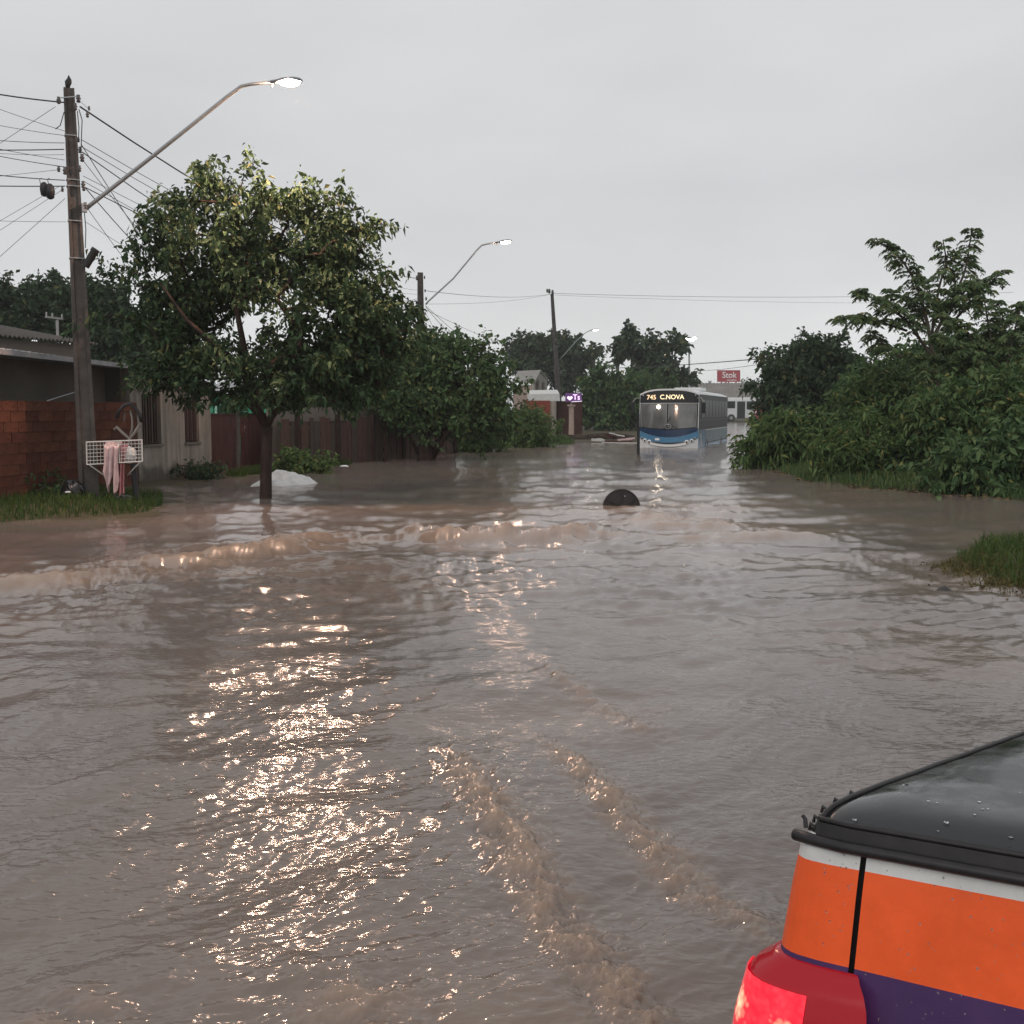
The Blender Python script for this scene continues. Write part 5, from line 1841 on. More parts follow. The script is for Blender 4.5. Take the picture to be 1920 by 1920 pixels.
BSHD = windshield_mat()

Yb_ = 45.5
bc = P(1252, 840, Yb_)
alpha = math.radians(17.5)
bus = empty('city_bus', [bc[0], bc[1], 0], -alpha, 'blue and black city bus with a lit destination board wading through the flood', 'bus')
W2, LB = 1.27, 11.2
def fy(x, z):
    return .16 * (abs(x) / W2) ** 2.4 + .07 * max(0.0, z - .8) ** 1.3
def patch(mb, fx0, fx1, fz0, fz1, off, nu=14, nv=6, mi=0):
    """panel on the bulged front; fx of z, fz of x allowed"""
    vs = []
    for j in range(nv + 1):
        for i in range(nu + 1):
            v = j / nv
            x = fx0 + (fx1 - fx0) * i / nu
            za = fz0(x) if callable(fz0) else fz0
            zb = fz1(x) if callable(fz1) else fz1
            z = za + (zb - za) * v
            vs.append((x, fy(x, z) - off, z))
    mb.grid(vs, nu + 1, nv + 1, mi)
rooftop = lambda x: 2.53 - .22 * (abs(x) / W2) ** 3.2
mb = MB()       # shell: front skin, sides, roof, rear
patch(mb, -W2, W2, -.55, rooftop, 0, 24, 14)
for s in (-1, 1):
    vs = []
    for j in range(8):
        z = -.55 + (rooftop(W2) + .55) * j / 7
        for i in range(9):
            y0 = fy(W2, z)
            vs.append((s * W2, y0 + (LB - y0) * i / 8, z))
    mb.grid(vs, 9, 8)
vs = []
for j in range(9):
    for i in range(25):
        x = -W2 + 2 * W2 * i / 24
        y0 = fy(x, rooftop(x))
        vs.append((x, y0 + (LB - y0) * j / 8, rooftop(x)))
mb.grid(vs, 25, 9)
mb.prism([(-W2, LB, -.55), (W2, LB, -.55), (W2, LB, 2.31), (.7, LB, 2.5), (-.7, LB, 2.5), (-W2, LB, 2.31)], (0, .02, 0))
# cut the windscreen opening out of the front skin by leaving it to the dark cabin behind
body = mb.build('body', BWHT, bus, smooth=False, fix=False)
mb = MB()
patch(mb, -W2 * .985, W2 * .985, 1.93, lambda x: rooftop(x) - .07, .012, 20, 4)
dest = mb.build('destination_panel', BBLK, bus, fix=False, solid=.01)
text_mesh('route_number', '745', .27, emit_mat('led amber', (1.0, .72, .42), 1.5), dest, (-.74, fy(.6, 2.2) - .05, 2.16), extrude=.004)
text_mesh('route_name', 'C.NOVA', .27, emit_mat('led amber bright', (1.0, .80, .50), 1.7), dest, (.14, fy(.05, 2.2) - .05, 2.17), extrude=.004)
for x in (-1.12, 1.12):
    mb = MB()
    mb.lathe((x, fy(x, 2.28) - .02, 2.26), [(.025, 0), (.02, .02)], 8, axes=[[1, 0, 0], [0, 0, 1], [0, -1, 0]])
    mb.build('marker_light', M['white'], bus)
mb = MB()
patch(mb, -W2 * .97, W2 * .97, lambda x: .78 + .10 * (x / W2) ** 2, 1.90, .006, 20, 6)
mb.build('windscreen_surround', BBLK, bus, fix=False)
for x0, x1 in ((-W2 * .93, -.06), (.0, W2 * .93)):
    mb = MB()
    patch(mb, x0, x1, lambda x: .83 + .10 * (x / W2) ** 2, 1.86, .025, 12, 6)
    wsh = mb.build('windscreen', mat('windscreen glass', (.12, .12, .12), .1, .9, coat=.6, var=.35, vscale=1.1), bus, smooth=True, fix=False)
    mb = MB()
    for xa, xb, za, zb in ((x0, x0 + .02, .9, 1.86), (x1 - .02, x1, .86, 1.86), (x0, x1, 1.845, 1.865)):
        patch(mb, xa, xb, za, zb, .032, 6, 4)
    mb.build('rubber_trim', BGRY, wsh, fix=False)
mb = MB()
mb.tube([(-.15, fy(0, .8) - .06, .82), (.1, fy(0, 1.3) - .08, 1.35)], .012, 5)
mb.tube([(.45, fy(.4, .8) - .06, .82), (.05, fy(0, 1.1) - .08, 1.05)], .012, 5)
mb.build('wiper', M['black'], bus)
mb = MB()
mb.lathe((-.42, fy(.4, 1.75) - .05, 1.76), [(.04, 0), (.065, .015), (.04, .03)], 12, axes=[[1, 0, 0], [0, 0, 1], [0, -1, 0]])
mb.build('cab_lamp', emit_mat('cab lamp', (1.0, .86, .68), 40), bus)
mb = MB()
patch(mb, -W2 * .985, W2 * .985, lambda x: .47 + .29 * (x / W2) ** 2, lambda x: .79 + .10 * (x / W2) ** 2, .016, 20, 4)
mb.build('chin_panel', DKBL, bus, fix=False, solid=.01)
mb = MB()
patch(mb, -W2 * .995, W2 * .995, lambda x: .24 + .20 * (x / W2) ** 2, lambda x: .465 + .285 * (x / W2) ** 2, .022, 20, 4)
mb.build('front_band', BLUE, bus, fix=False, solid=.01)
mb = MB()
patch(mb, -.72, .72, lambda x: .19 + .08 * (x / .72) ** 2, lambda x: .235 + .05 * (x / .72) ** 2, .03, 12, 2)
mb.build('grille_lip', BBLK, bus, fix=False, solid=.01)
mb = MB()
patch(mb, -.78, .78, lambda x: .07 + .08 * (x / .72) ** 2, lambda x: .15 + .09 * (x / .72) ** 2, .05, 14, 3)
mb.build('bumper', M['white'], bus, fix=False, solid=.03)
for s in (-1, 1):
    for x, z, r in ((.80, .28, .085), (1.0, .34, .075), (1.13, .43, .05)):
        mb = MB()
        mb.lathe((s * x, fy(x, z) - .03, z), [(r, -.01), (r, .02), (r * .6, .045)], 14, axes=[[1, 0, 0], [0, 0, 1], [0, -1, 0]])
        h_ = mb.build('headlight', M['white'] if r > .06 else BGRY, bus)
        mb = MB()
        mb.lathe((s * x, fy(x, z) - .07, z - .01), [(r * .55, 0), (r * .4, .014)], 12, axes=[[1, 0, 0], [0, 0, 1], [0, -1, 0]])
        mb.build('lens', M['dark_glass'], h_)
mb = MB()
pts = [(.13 * math.cos(a), fy(.1, .9) - .06, .93 + .1 * math.sin(a)) for a in np.linspace(0, 2 * math.pi, 19)]
mb.tube(pts, .018, 5, cap=False)
for a in (math.pi / 2, math.pi * 7 / 6, math.pi * 11 / 6):
    mb.bar((0, fy(0, .9) - .06, .93), (.12 * math.cos(a), fy(0, .9) - .06, .93 + .09 * math.sin(a)), .014)
mb.build('emblem', M['galv'], bus)
mb = MB()
patch(mb, -.55, -.36, .34, .43, .035, 3, 2)
mb.build('fleet_plate', M['sign_white'], bus, fix=False)
# side, seen obliquely
SX = W2 + .006
def side(name, y0, y1, z0, z1, m, th=.012, parent=None, off=0.0):
    mb = MB()
    mb.box((SX + off + th / 2, (y0 + y1) / 2, (z0 + z1) / 2), (th, y1 - y0, z1 - z0))
    return mb.build(name, m, parent or bus)
side('window_band', .25, LB - .05, 1.2, 2.29, BBLK)
side('dark_band', .25, LB - .05, .78, 1.195, BBLK)
for k in range(8):
    y0 = .9 + k * 1.26
    w_ = side('window', y0, y0 + 1.12, 1.3, 2.06, BWIN, .012, None, .013)
    side('window_bar', y0 + .55, y0 + .58, 1.32, 2.04, BGRY, .008, w_, .026)
side('front_quarter', .2, 2.28, -.5, .775, BLUE)
side('skirt', 2.3, LB - .05, -.5, .155, BLUE)
for k in range(4):
    mb = MB()
    y0 = .35 + .28 * k
    mb.prism([(SX + .013, y0, .05), (SX + .013, y0 + .12, .05), (SX + .013, y0 + .12 - .4, .62), (SX + .013, y0 - .4, .62)], (.004, 0, 0))
    if k > 1: mb.build('stripe', M['white'], bus)
side('lower_panel', 2.3, LB - .1, .2, .74, mat('bus lower panel', (.17, .215, .235), .5, .4, var=.2, vscale=1.5), .02)
side('panel_trim', 2.3, LB - .05, .745, .772, M['white'], .025)
side('panel_trim', 2.3, LB - .05, .16, .195, BBLK, .025)
for y in (2.75, 8.4):
    mb = MB()
    ax_ = [[0, 1, 0], [0, 0, 1], [1, 0, 0]]
    mb.lathe((SX - .25, y, -.1), [(.3, 0), (.5, .02), (.5, .24), (.42, .28), (.25, .24)], 20, axes=ax_)
    wh = mb.build('wheel', M['black'], bus)
    mb = MB()
    mb.lathe((SX + .0, y, -.1), [(.26, 0), (.24, .015), (.1, .03), (.08, .06)], 16, axes=ax_)
    mb.build('rim', M['galv'], wh)
mb = MB()
for x in (-1.0, 1.0):
    mb.box((x * 1.1, LB / 2 + .2, 2.36), (.12, LB - .8, .05))
mb.build('roof_gutter', M['white'], bus)
mb = MB()
mb.box((0, 6.5, 2.6), (1.3, 1.6, .18))
mb.build('roof_hatch', BWHT, bus, bevel=.04)
for s in (-1, 1):
    mb = MB()
    mb.tube([(s * 1.2, .12, 2.12), (s * 1.38, -.02, 2.14), (s * 1.5, -.12, 1.98)], .02, 6)
    ma = mb.build('mirror_arm', BGRY, bus)
    mb = MB()
    mb.box((s * 1.5, -.12, 1.72), (.17, .1, .46))
    mb.build('mirror', BBLK, ma, bevel=.03)

# parked white bus and car far behind
wb_ = P(1358, 790, 146)
wbus = empty('parked_bus', [wb_[0], wb_[1], .1], math.radians(4), 'white bus parked across the far end of the street behind the blue bus', 'bus')
kx = 146 / FPX
mb = MB()
mb.box((-2.6, 1.25, 1.75), (12.4, 2.5, 2.6))
mb.build('body', BWHT, wbus, bevel=.15)
mb = MB()
mb.box((-2.6, 1.25, 3.12), (12.0, 2.2, .16))
mb.build('roof', M['white'], wbus, bevel=.06)
for x0, x1 in ((-8.3, -6.8), (-6.6, -5.1), (-4.9, -3.4), (-3.2, -1.7), (.15, 1.45)):
    mb = MB()
    mb.box(((x0 + x1) / 2, -.01, 2.3), (x1 - x0, .03, .95))
    mb.build('window', BWIN, wbus)
mb = MB()
mb.box((2.3, -.015, 1.6), (1.1, .04, 2.3))
mb.build('door', M['black'], wbus)
mb = MB()
mb.box((3.42, -.012, 2.2), (.7, .03, 1.1))
mb.build('front_window', BWIN, wbus)
mb = MB()
mb.box((3.62, 1.25, 2.2), (.04, 2.1, 1.2))
mb.build('windscreen', BWIN, wbus)
for x in (.95, -6.3):
    mb = MB()
    ax_ = [[1, 0, 0], [0, 0, 1], [0, -1, 0]]
    mb.lathe((x, .25, .5), [(.3, 0), (.52, .02), (.52, .3), (.4, .32)], 20, axes=ax_)
    wh = mb.build('wheel', M['black'], wbus)
    mb = MB()
    mb.lathe((x, -.06, .5), [(.27, 0), (.24, .03), (.1, .03), (.09, .07)], 16, axes=ax_)
    mb.build('rim', M['galv'], wh)
mb = MB()
mb.box((3.68, 1.25, .62), (.2, 2.45, .35))
mb.build('bumper', BGRY, wbus, bevel=.05)
cr = P(1432, 783, 150)
car = empty('parked_car', [cr[0], cr[1], .1], 0, 'red car half hidden by the bushes next to the white bus', 'car')
mb = MB()
mb.prism([(-2, 0, .3), (2, 0, .3), (2.05, 0, .8), (1.2, 0, .95), (.7, 0, 1.42), (-.9, 0, 1.42), (-1.5, 0, .95), (-2.05, 0, .8)], (0, 1.7, 0))
mb.build('body', mat('car red', (.3, .05, .05), .35, .5, coat=.5), car, bevel=.08)
mb = MB()
mb.prism([(1.05, -.01, .97), (.65, -.01, 1.34), (-.85, -.01, 1.34), (-1.3, -.01, .97)], (0, -.02, 0))
mb.build('window', BWIN, car)
for x in (-1.25, 1.25):
    mb = MB()
    mb.lathe((x, .2, .32), [(.2, 0), (.32, .02), (.32, .22), (.22, .24)], 16, axes=[[1, 0, 0], [0, 0, 1], [0, -1, 0]])
    mb.build('wheel', M['black'], car)
mb = MB()
mb.lathe((-1.98, -.03, .72), [(.16, 0), (.1, .05)], 10, axes=[[1, 0, 0], [0, 0, 1], [0, -1, 0]])
mb.build('headlight', emit_mat('car headlight', (1, .85, .75), 3), car)

# ---------------------------------------------------------------- pickup in the foreground
TO = P(1620, 1596, 1.8)
ra, fa_ = math.radians(-31), math.radians(40)
TR = np.array([math.cos(ra), math.sin(ra), 0.035])
TF = np.array([math.cos(fa_), math.sin(fa_), -0.03])
TU = np.array([0.03, 0.02, 1.0])
TW = 1.40
truck = empty('pickup_truck', [TO[0], TO[1], -.5], 0, 'orange and purple pickup with a black bed cover and lit tail light', 'pickup')
tb0_ = np.array([TO[0], TO[1], -.5])
def tp(a, b, c):
    return TO + TR * a + TF * b + TU * c - tb0_

def paint(name, col):
    m = bpy.data.materials.new(name)
    m.use_nodes = True
    n, l = m.node_tree.nodes, m.node_tree.links
    b = n["Principled BSDF"]
    b.inputs["Roughness"].default_value = .38
    b.inputs["Specular IOR Level"].default_value = .4
    b.inputs["Coat Weight"].default_value = .25
    b.inputs["Coat Roughness"].default_value = .18
    tc = n.new("ShaderNodeTexCoord")
    big = n.new("ShaderNodeTexNoise")
    big.inputs["Scale"].default_value = 7
    big.inputs["Detail"].default_value = 8
    big.inputs["Roughness"].default_value = .7
    l.new(tc.outputs["Object"], big.inputs["Vector"])
    r = n.new("ShaderNodeValToRGB")
    r.color_ramp.elements[0].position, r.color_ramp.elements[1].position = .35, .68
    r.color_ramp.elements[0].color = (*[c * .86 for c in col], 1)
    r.color_ramp.elements[1].color = (*[min(1, c * 1.07 + .006) for c in col], 1)
    l.new(big.outputs["Fac"], r.inputs["Fac"])
    # fine grains of road dirt and water specks
    vo = n.new("ShaderNodeTexVoronoi")
    vo.inputs["Scale"].default_value = 130
    l.new(tc.outputs["Object"], vo.inputs["Vector"])
    lt = n.new("ShaderNodeMath")
    lt.operation = 'LESS_THAN'
    lt.inputs[1].default_value = .075
    l.new(vo.outputs["Distance"], lt.inputs[0])
    mx = n.new("ShaderNodeMix")
    mx.data_type = 'RGBA'
    mx.inputs[7].default_value = (*[min(1, c * .75 + .05) for c in col], 1)
    fm = n.new("ShaderNodeMath")
    fm.operation = 'MULTIPLY'
    fm.inputs[1].default_value = .35
    l.new(lt.outputs[0], fm.inputs[0])
    l.new(fm.outputs[0], mx.inputs[0])
    l.new(r.outputs["Color"], mx.inputs[6])
    l.new(mx.outputs[2], b.inputs["Base Color"])
    bp = n.new("ShaderNodeBump")
    bp.inputs["Strength"].default_value = .05
    bp.inputs["Distance"].default_value = .004
    l.new(big.outputs["Fac"], bp.inputs["Height"])
    l.new(bp.outputs[0], b.inputs["Normal"])
    return m
ORANGE, PURPLE, TWHITE = paint('orange vinyl', (.90, .112, .018)), paint('purple vinyl', (.060, .022, .105)), paint('white paint worn', (.66, .66, .65))
LIV = [TWHITE, ORANGE, PURPLE]
def liv(c):
    return 0 if c > -.034 else (1 if c > -.205 else 2)

CL = [.012, 0, -.012, -.024, -.0339, -.0341, -.05, -.08, -.12, -.16, -.19, -.2049, -.2051, -.24, -.3, -.4, -.52]
def flare(c):
    return .004 * math.sin(min(1, max(0, -c / .1)) * math.pi / 2) + .11 * max(0, -c) - (.012 * max(0, c + .012) / .024)
def plan_corner(s):
    """(a,b,nx,ny) round the bed corner, s=+1 left, -1 right"""
    pts = [(-.004, 0, 0, -1), (-.03, .0, 0, -1), (-.06, .001, -.05, -1), (-.078, .004, -.15, -1)]
    r = .055
    for k in range(1, 8):
        t = math.pi / 2 * k / 7
        pts.append((-.078 - r * math.sin(t), .004 + r * (1 - math.cos(t)), -math.sin(t), -math.cos(t)))
    for b in (.2, .6, 1.2, 1.95):
        pts.append((-.133, b, -1, 0))
    if s < 0:
        pts = [(TW - a, b, -nx, ny) for a, b, nx, ny in pts]
    return pts
for s in (1, -1):
    pts = plan_corner(s)
    mb = MB()
    for j in range(len(CL) - 1):
        c0, c1 = CL[j], CL[j + 1]
        for i in range(len(pts) - 1):
            q = []
            for (a, b, nx, ny), c in ((pts[i], c0), (pts[i + 1], c0), (pts[i + 1], c1), (pts[i], c1)):
                f = flare(c)
                q.append(tp(a + nx * f, b + ny * f * .8, c))
            mb.add(q, [(0, 1, 2, 3)], liv((c0 + c1) / 2))
    mb.build('bed_side', LIV, truck, smooth=True, fix=True)
# tailgate
mb = MB()
na = 30
ed = .006
for j in range(len(CL) - 1):
    c0, c1 = CL[j], CL[j + 1]
    for i in range(na):
        q = []
        for k, c in ((i, c0), (i + 1, c0), (i + 1, c1), (i, c1)):
            a = ed + (TW - 2 * ed) * k / na
            q.append(tp(a, -(flare(c) * .8) - .012 * math.sin(math.pi * k / na), c))
        mb.add(q, [(0, 1, 2, 3)], liv((c0 + c1) / 2))
tg = mb.build('tailgate', LIV, truck, smooth=True, fix=True)
mb = MB()      # returned edges of the gate and dark gap behind
for a in (ed, TW - ed):
    vs = []
    for c in CL:
        vs += [tp(a, -(flare(c) * .8), c), tp(a, .05, c)]
    mb.grid(vs, 2, len(CL))
mb.build('gate_edge', M['black'], tg, fix=False)
mb = MB()
for a in (-.02, TW - .02):
    mb = MB()
    mb.prism([tp(a, .03, .01), tp(a + .04, .03, .01), tp(a + .04, -.02, -.52), tp(a, -.02, -.52)], TF * .02)
    mb.build('gap_backing', M['black'], truck)  # black strip added behind the tailgate gap to stand in for its shade


# worn white lip on top of the corner, rails and bed cover
VINYL = mat('black vinyl cover', (.012, .013, .016), .22, .5, bump=.12, bscale=9, coat=.0)
def puddled(m):
    n, l = m.node_tree.nodes, m.node_tree.links
    tc = n.new("ShaderNodeTexCoord")
    nz = n.new("ShaderNodeTexNoise")
    nz.inputs["Scale"].default_value = 6
    nz.inputs["Detail"].default_value = 7
    nz.inputs["Roughness"].default_value = .65
    l.new(tc.outputs["Object"], nz.inputs["Vector"])
    mr = n.new("ShaderNodeMapRange")
    mr.inputs["From Min"].default_value = .4
    mr.inputs["From Max"].default_value = .6
    mr.inputs["To Min"].default_value = .12
    mr.inputs["To Max"].default_value = .42
    l.new(nz.outputs["Fac"], mr.inputs["Value"])
    l.new(mr.outputs[0], n["Principled BSDF"].inputs["Roughness"])
puddled(VINYL)
VINYL.node_tree.nodes["Principled BSDF"].inputs["Coat Weight"].default_value = .35
VEDGE = mat('black vinyl hem', (.016, .014, .015), .45, .4, var=.4, vscale=30)
def rail_path(off, c, a_left, a_right=TW + .13):
    pts = [(a_left, .022 - off), (-.09, .008 - off), (-.03, -.004 - off), (.05, -.006 - off)]
    for k in range(1, 9):
        a = .05 + (TW - .1) * k / 8
        pts.append((a, -.006 - off - .012 * math.sin(math.pi * a / TW)))
    pts += [(TW + .07, .006 - off), (a_right, .022 - off)]
    return [tp(a, b, c) for a, b in pts]
mb = MB()
mb.tube(rail_path(.006, .004, -.132), .0105, 8)
mb.build('bed_rail', VEDGE, truck, smooth=True, fix=False)
mb = MB()
lo, hi, top_ = rail_path(-.004, .006, -.108), rail_path(-.012, .036, -.098), rail_path(-.014, .038, -.097)
mb.grid(lo + hi, len(lo), 2)
mb.tube(top_, .0055, 6)
cover = MB()
nu_, nv_ = 60, 56
vs = []
for j in range(nv_ + 1):
    vv = (j / nv_) ** 1.8
    b = .0 + 1.98 * vv
    for i in range(nu_ + 1):
        uu = i / nu_
        uu = uu + .12 * math.sin(2 * math.pi * uu) / (2 * math.pi) * -1
        a = -.098 + (TW + .196) * uu
        e = min(a + .098, TW + .098 - a)
        rise = .020 * (1 - math.exp(-max(0, b) / .03)) + .020 * (1 - math.exp(-e / .05)) * (1 - math.exp(-b / .04))
        crown = .010 * math.sin(math.pi * uu) * (1 - math.exp(-b / .2))
        corner = .05 * math.exp(-max(e, 0) / .05) * math.exp(-b / .05)
        bb_ = b + .016 * math.exp(-max(e, 0) / .03) * math.exp(-b / .05)
        wr_ = .0022 * float(gnoise(np.array([a * 5]), np.array([b * 7]), 81)[0]) + .001 * float(gnoise(np.array([a * 14 + b * 5]), np.array([b * 16]), 82)[0])
        vs.append(tp(a, bb_ + .010 - .012 * math.sin(math.pi * uu) * math.exp(-b / .1), .034 + rise + crown - corner * .3 + wr_))
cover.grid(vs, nu_ + 1, nv_ + 1)
cv = cover.build('bed_cover', VINYL, truck, smooth=True, fix=False, solid=.004)
mb2 = MB()
edgepts = [vs[j * (nu_ + 1)] + np.array([0, 0, .002]) for j in range(0, nv_ + 1, 2)]
mb2.tube(edgepts, .0055, 6)
edgepts = [vs[j * (nu_ + 1) + nu_] + np.array([0, 0, .002]) for j in range(0, nv_ + 1, 2)]
mb2.tube(edgepts, .008, 6)
mb2.build('cover_cord', VEDGE, cv, smooth=True, fix=False)
mb.build('hem', VEDGE, cv, smooth=True, fix=False)
for k in range(5):      # frayed cord hooks at the corner
    mb = MB()
    q = vs[(k * 3 + 1) * (nu_ + 1)]
    mb.tube([q + TR * -.004, q + TR * -.012 + TU * .006, q + TR * -.014 + TU * -.006], .0035, 5)
    mb.build('cord_hook', VEDGE, cv, fix=False)
mb = MB()
mb.tube([tp(-.12, .03, .015), tp(-.128, .04, .028), tp(-.135, .045, .031)], .004, 6)
mb.build('rail_clip', VEDGE, truck)

# tail lamps
LENS = mat('tail lens red', (.24, .005, .011), .2, .3, coat=.15, emit=(.6, .0, .015), estr=.2)
def lens_glow(spots=()):
    m = bpy.data.materials.new('tail lens lit')
    m.use_nodes = True
    n, l = m.node_tree.nodes, m.node_tree.links
    b = n["Principled BSDF"]
    b.inputs["Base Color"].default_value = (.45, .01, .03, 1)
    b.inputs["Roughness"].default_value = .1
    b.inputs["Coat Weight"].default_value = .6
    tc = n.new("ShaderNodeTexCoord")
    nz = n.new("ShaderNodeTexNoise")
    nz.inputs["Scale"].default_value = 55
    nz.inputs["Detail"].default_value = 3
    l.new(tc.outputs["Object"], nz.inputs["Vector"])
    r = n.new("ShaderNodeValToRGB")
    r.color_ramp.elements[0].position, r.color_ramp.elements[1].position = .38, .72
    r.color_ramp.elements[0].color = (.72, .006, .025, 1)
    r.color_ramp.elements[1].color = (.98, .045, .065, 1)
    vo = n.new("ShaderNodeTexVoronoi")
    vo.inputs["Scale"].default_value = 70
    l.new(tc.outputs["Object"], vo.inputs["Vector"])
    mxf = n.new("ShaderNodeMath")
    mxf.operation = 'MULTIPLY_ADD'
    mxf.inputs[1].default_value = -.45
    l.new(vo.outputs["Distance"], mxf.inputs[0])
    l.new(nz.outputs["Fac"], mxf.inputs[2])
    r.color_ramp.elements[0].position, r.color_ramp.elements[1].position = .12, .55
    l.new(mxf.outputs[0], r.inputs["Fac"])
    col_out = r.outputs["Color"]
    for hs, rad in spots:                       # hot spots painted into the glow for the bright inner reflectors
        dv = n.new("ShaderNodeVectorMath")
        dv.operation = 'DISTANCE'
        dv.inputs[1].default_value = [float(v) for v in hs]
        l.new(tc.outputs["Object"], dv.inputs[0])
        jit = n.new("ShaderNodeMath")
        jit.operation = 'MULTIPLY_ADD'
        jit.inputs[1].default_value = rad * .9
        l.new(vo.outputs["Distance"], jit.inputs[0])
        l.new(dv.outputs["Value"], jit.inputs[2])
        mr = n.new("ShaderNodeMapRange")
        mr.inputs["From Min"].default_value = rad * .35
        mr.inputs["From Max"].default_value = rad * 1.5
        mr.inputs["To Min"].default_value = 1
        mr.inputs["To Max"].default_value = 0
        l.new(jit.outputs[0], mr.inputs["Value"])
        mx = n.new("ShaderNodeMix")
        mx.data_type = 'RGBA'
        mx.inputs[7].default_value = (1.9, 1.05, .62, 1)
        l.new(mr.outputs[0], mx.inputs[0])
        l.new(col_out, mx.inputs[6])
        col_out = mx.outputs[2]
    l.new(col_out, b.inputs["Emission Color"])
    b.inputs["Emission Strength"].default_value = 1.0
    return m
def lamp_strip(pts, i0, i1, rows, mi=0):
    """rows: (c, outward offset)"""
    mb = MB()
    vs = []
    for c, f in rows:
        for k, (a, b, nx, ny) in enumerate(pts[i0:i1]):
            g = f + flare(c)
            if k + i0 < 3: a = a + (1 if a < .5 else -1) * g * (.8, .5, .2)[k + i0]
            vs.append(tp(a + nx * g, b + ny * g * .85, c))
    mb.grid(vs, i1 - i0, len(rows))
    return mb
for s in (1, -1):
    full = [p for p in plan_corner(s)[:12]]
    # denser path for the lamp, without the long bed side
    dense = []
    for k in range(len(full) - 1):
        for t in (0, .5):
            dense.append(tuple(np.array(full[k]) * (1 - t) + np.array(full[k + 1]) * t))
    dense = [(a - .006 * s if i == 0 else a, b, nx, ny) for i, (a, b, nx, ny) in enumerate(dense)]
    dense = [d for d in dense if d[1] < .14]
    n_ = len(dense)
    mb = lamp_strip(dense, 0, n_, [(-.214, -.002), (-.216, .010), (-.224, .014), (-.236, .034), (-.256, .048), (-.34, .054), (-.45, .05), (-.5, .04)])
    lampo = mb.build('tail_lamp', LENS, truck, smooth=True, fix=True)
    mb = lamp_strip(dense, 3, n_ - 2, [(-.252, .0500), (-.28, .0525), (-.34, .0580), (-.44, .0560)])
    sp_ = []
    for k_, c_, r_ in ((n_ - 8, -.315, .032), (5, -.325, .026)):
        a_, b2_, nx_, ny_ = dense[k_]
        g_ = .056 + flare(c_)
        sp_.append((tp(a_ + nx_ * g_, b2_ + ny_ * g_ * .85, c_), r_))
    LGLOW = lens_glow(sp_)
    mb.build('lit_lens', LGLOW, lampo, smooth=True, fix=True)

# rest of the truck, out of the frame to the right
mb = MB()
mb.prism([tp(-.1, 2.0, -.85), tp(-.1, 2.0, .02), tp(-.04, 2.14, .62), tp(-.04, 3.2, .64), tp(-.08, 3.8, .12), tp(-.1, 4.95, .0), tp(-.1, 5.05, -.7)], TR * (TW + .18))
mb.build('cab', TWHITE, truck, bevel=.05)
mb = MB()
mb.prism([tp(.06, 2.02, .12), tp(TW - .06, 2.02, .12), tp(TW - .1, 2.12, .52), tp(.1, 2.12, .52)], TF * -.02)
mb.build('rear_window', M['dark_glass'], truck)
for a, d in ((-.106, -.004), (TW + .082, .004)):
    mb = MB()
    mb.prism([tp(a, 2.25, .1), tp(a, 3.55, .1), tp(a + .05 * (1 if d < 0 else -1), 3.15, .55), tp(a + .05 * (1 if d < 0 else -1), 2.3, .55)], TR * d)
    mb.build('side_window', M['dark_glass'], truck)
for a in (-.10, TW - .12):
    for b in (.85, 4.1):
        mb = MB()
        mb.lathe(tp(a, b, -1.0), [(.2, 0), (.36, .02), (.36, .2), (.2, .22)], 20, axes=[TF, TU, TR])
        wh = mb.build('wheel', M['black'], truck)
        mb = MB()
        mb.lathe(tp(a - .012 if a < 0 else a + .225, b, -1.0), [(.2, 0), (.18, .005), (.05, .008)], 16, axes=[TF, TU, TR])
        mb.build('rim', M['galv'], wh)
mb = MB()
mb.prism([tp(-.1, .05, -.5), tp(TW + .1, .05, -.5), tp(TW + .1, 2.0, -.5), tp(-.1, 2.0, -.5)], TU * -.2)
mb.build('bed_floor', M['black'], truck)
mb = MB()
mb.tube([tp(-.12, .0, -.62), tp(-.08, -.09, -.62), tp(TW + .08, -.09, -.62), tp(TW + .12, 0, -.62)], .07, 8)
mb.build('rear_bumper', M['galv'], truck)

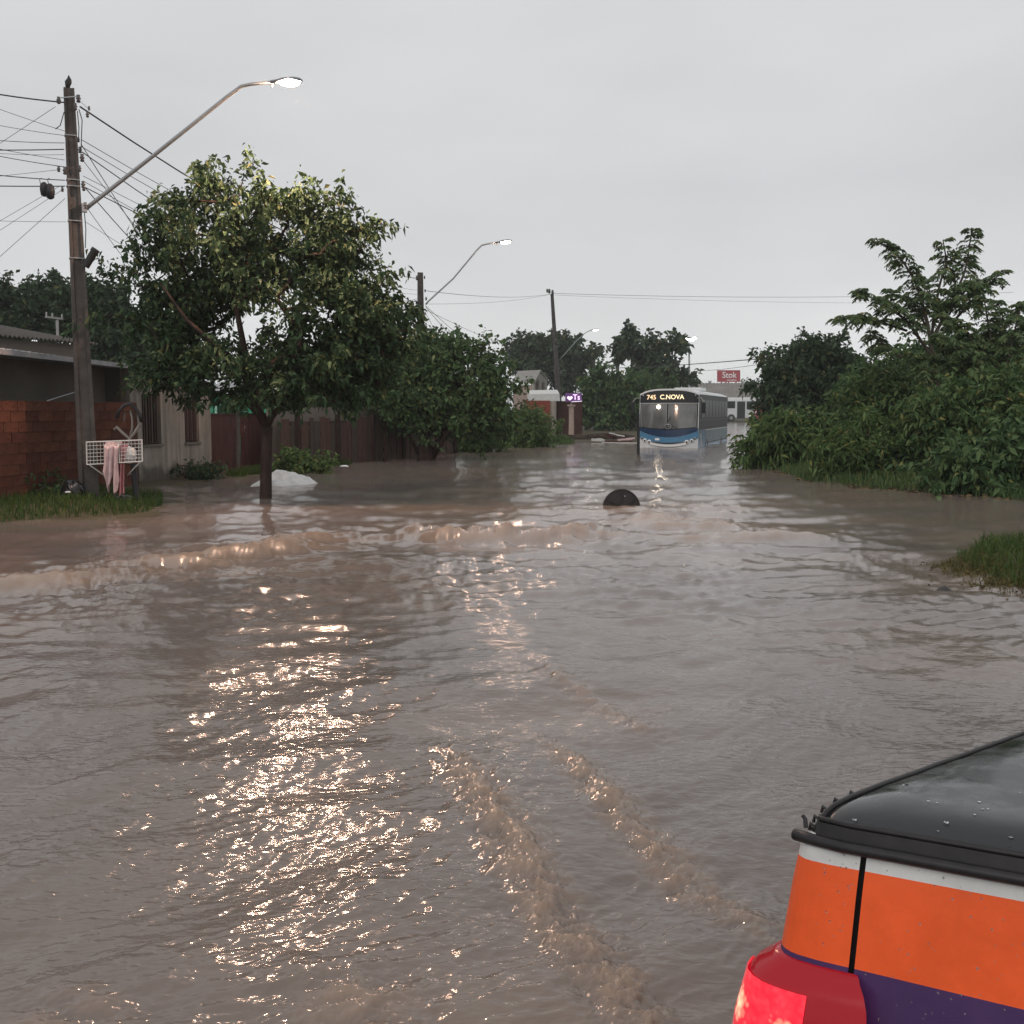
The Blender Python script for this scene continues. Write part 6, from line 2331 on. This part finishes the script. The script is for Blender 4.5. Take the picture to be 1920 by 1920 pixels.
# rain beads on paint and cover
DROP = bpy.data.materials.new('rain bead')
DROP.use_nodes = True
_b = DROP.node_tree.nodes["Principled BSDF"]
_b.inputs["Transmission Weight"].default_value = 1.0
_b.inputs["Roughness"].default_value = 0.02
_b.inputs["IOR"].default_value = 1.33
rngd = random.Random(31)
mb = MB()
def bead(p, nrm_, r):
    nrm_ = np.asarray(nrm_, float) / np.linalg.norm(nrm_)
    s1 = np.cross(nrm_, [0, 0, 1.0]) if abs(nrm_[2]) < .9 else np.array([1.0, 0, 0])
    s1 /= np.linalg.norm(s1)
    s2 = np.cross(nrm_, s1)
    mb.lathe(p, [(r, -.0003), (r * .9, r * .28), (r * .55, r * .52), (r * .1, r * .6)], 8, axes=[s1, s2 * rngd.uniform(.9, 1.3), nrm_])
rear_n = np.cross(TU, TR)
rear_n = rear_n if rear_n[1] < 0 else -rear_n
for k in range(130):
    a = rngd.uniform(.02, .55)
    c_ = rngd.uniform(-.33, -.01)
    bead(tp(a, -(flare(c_) * .8) - .012 * math.sin(math.pi * a / TW) - .0004, c_), rear_n, rngd.choice((.0009, .0011, .0014, .0019)))
for k in range(26):
    a = rngd.uniform(-.07, -.01)
    c_ = rngd.uniform(-.19, -.01)
    bead(tp(a, -(flare(c_) * .8) - .0004, c_), rear_n, rngd.choice((.0011, .0014, .0018)))
for k in range(260):
    j = rngd.randrange(3, nv_ - 6)
    i = rngd.randrange(2, nu_ - 2)
    bead(vs[j * (nu_ + 1) + i] + np.array([rngd.uniform(-.01, .01), 0, .0008]), TU, rngd.choice((.0016, .0022, .003, .004)))
tag(mb.build('rain_bead', DROP, truck, smooth=True, fix=False), kind='stuff')

# ---------------------------------------------------------------- damp evening air
mb = MB()
mb.box((0, 500, 6.25), (6400, 6400, 15.5))
hz = bpy.data.materials.new('damp air')
hz.use_nodes = True
hn, hl = hz.node_tree.nodes, hz.node_tree.links
hn.remove(hn["Principled BSDF"])
pv = hn.new("ShaderNodeVolumePrincipled")
pv.inputs["Color"].default_value = (0.86, 0.90, 0.92, 1)
pv.inputs["Density"].default_value = 0.0006
hl.new(pv.outputs[0], hn["Material Output"].inputs["Volume"])
tag(mb.build('haze', hz, None), 'thin damp haze hanging over the flooded street', 'haze', kind='stuff')
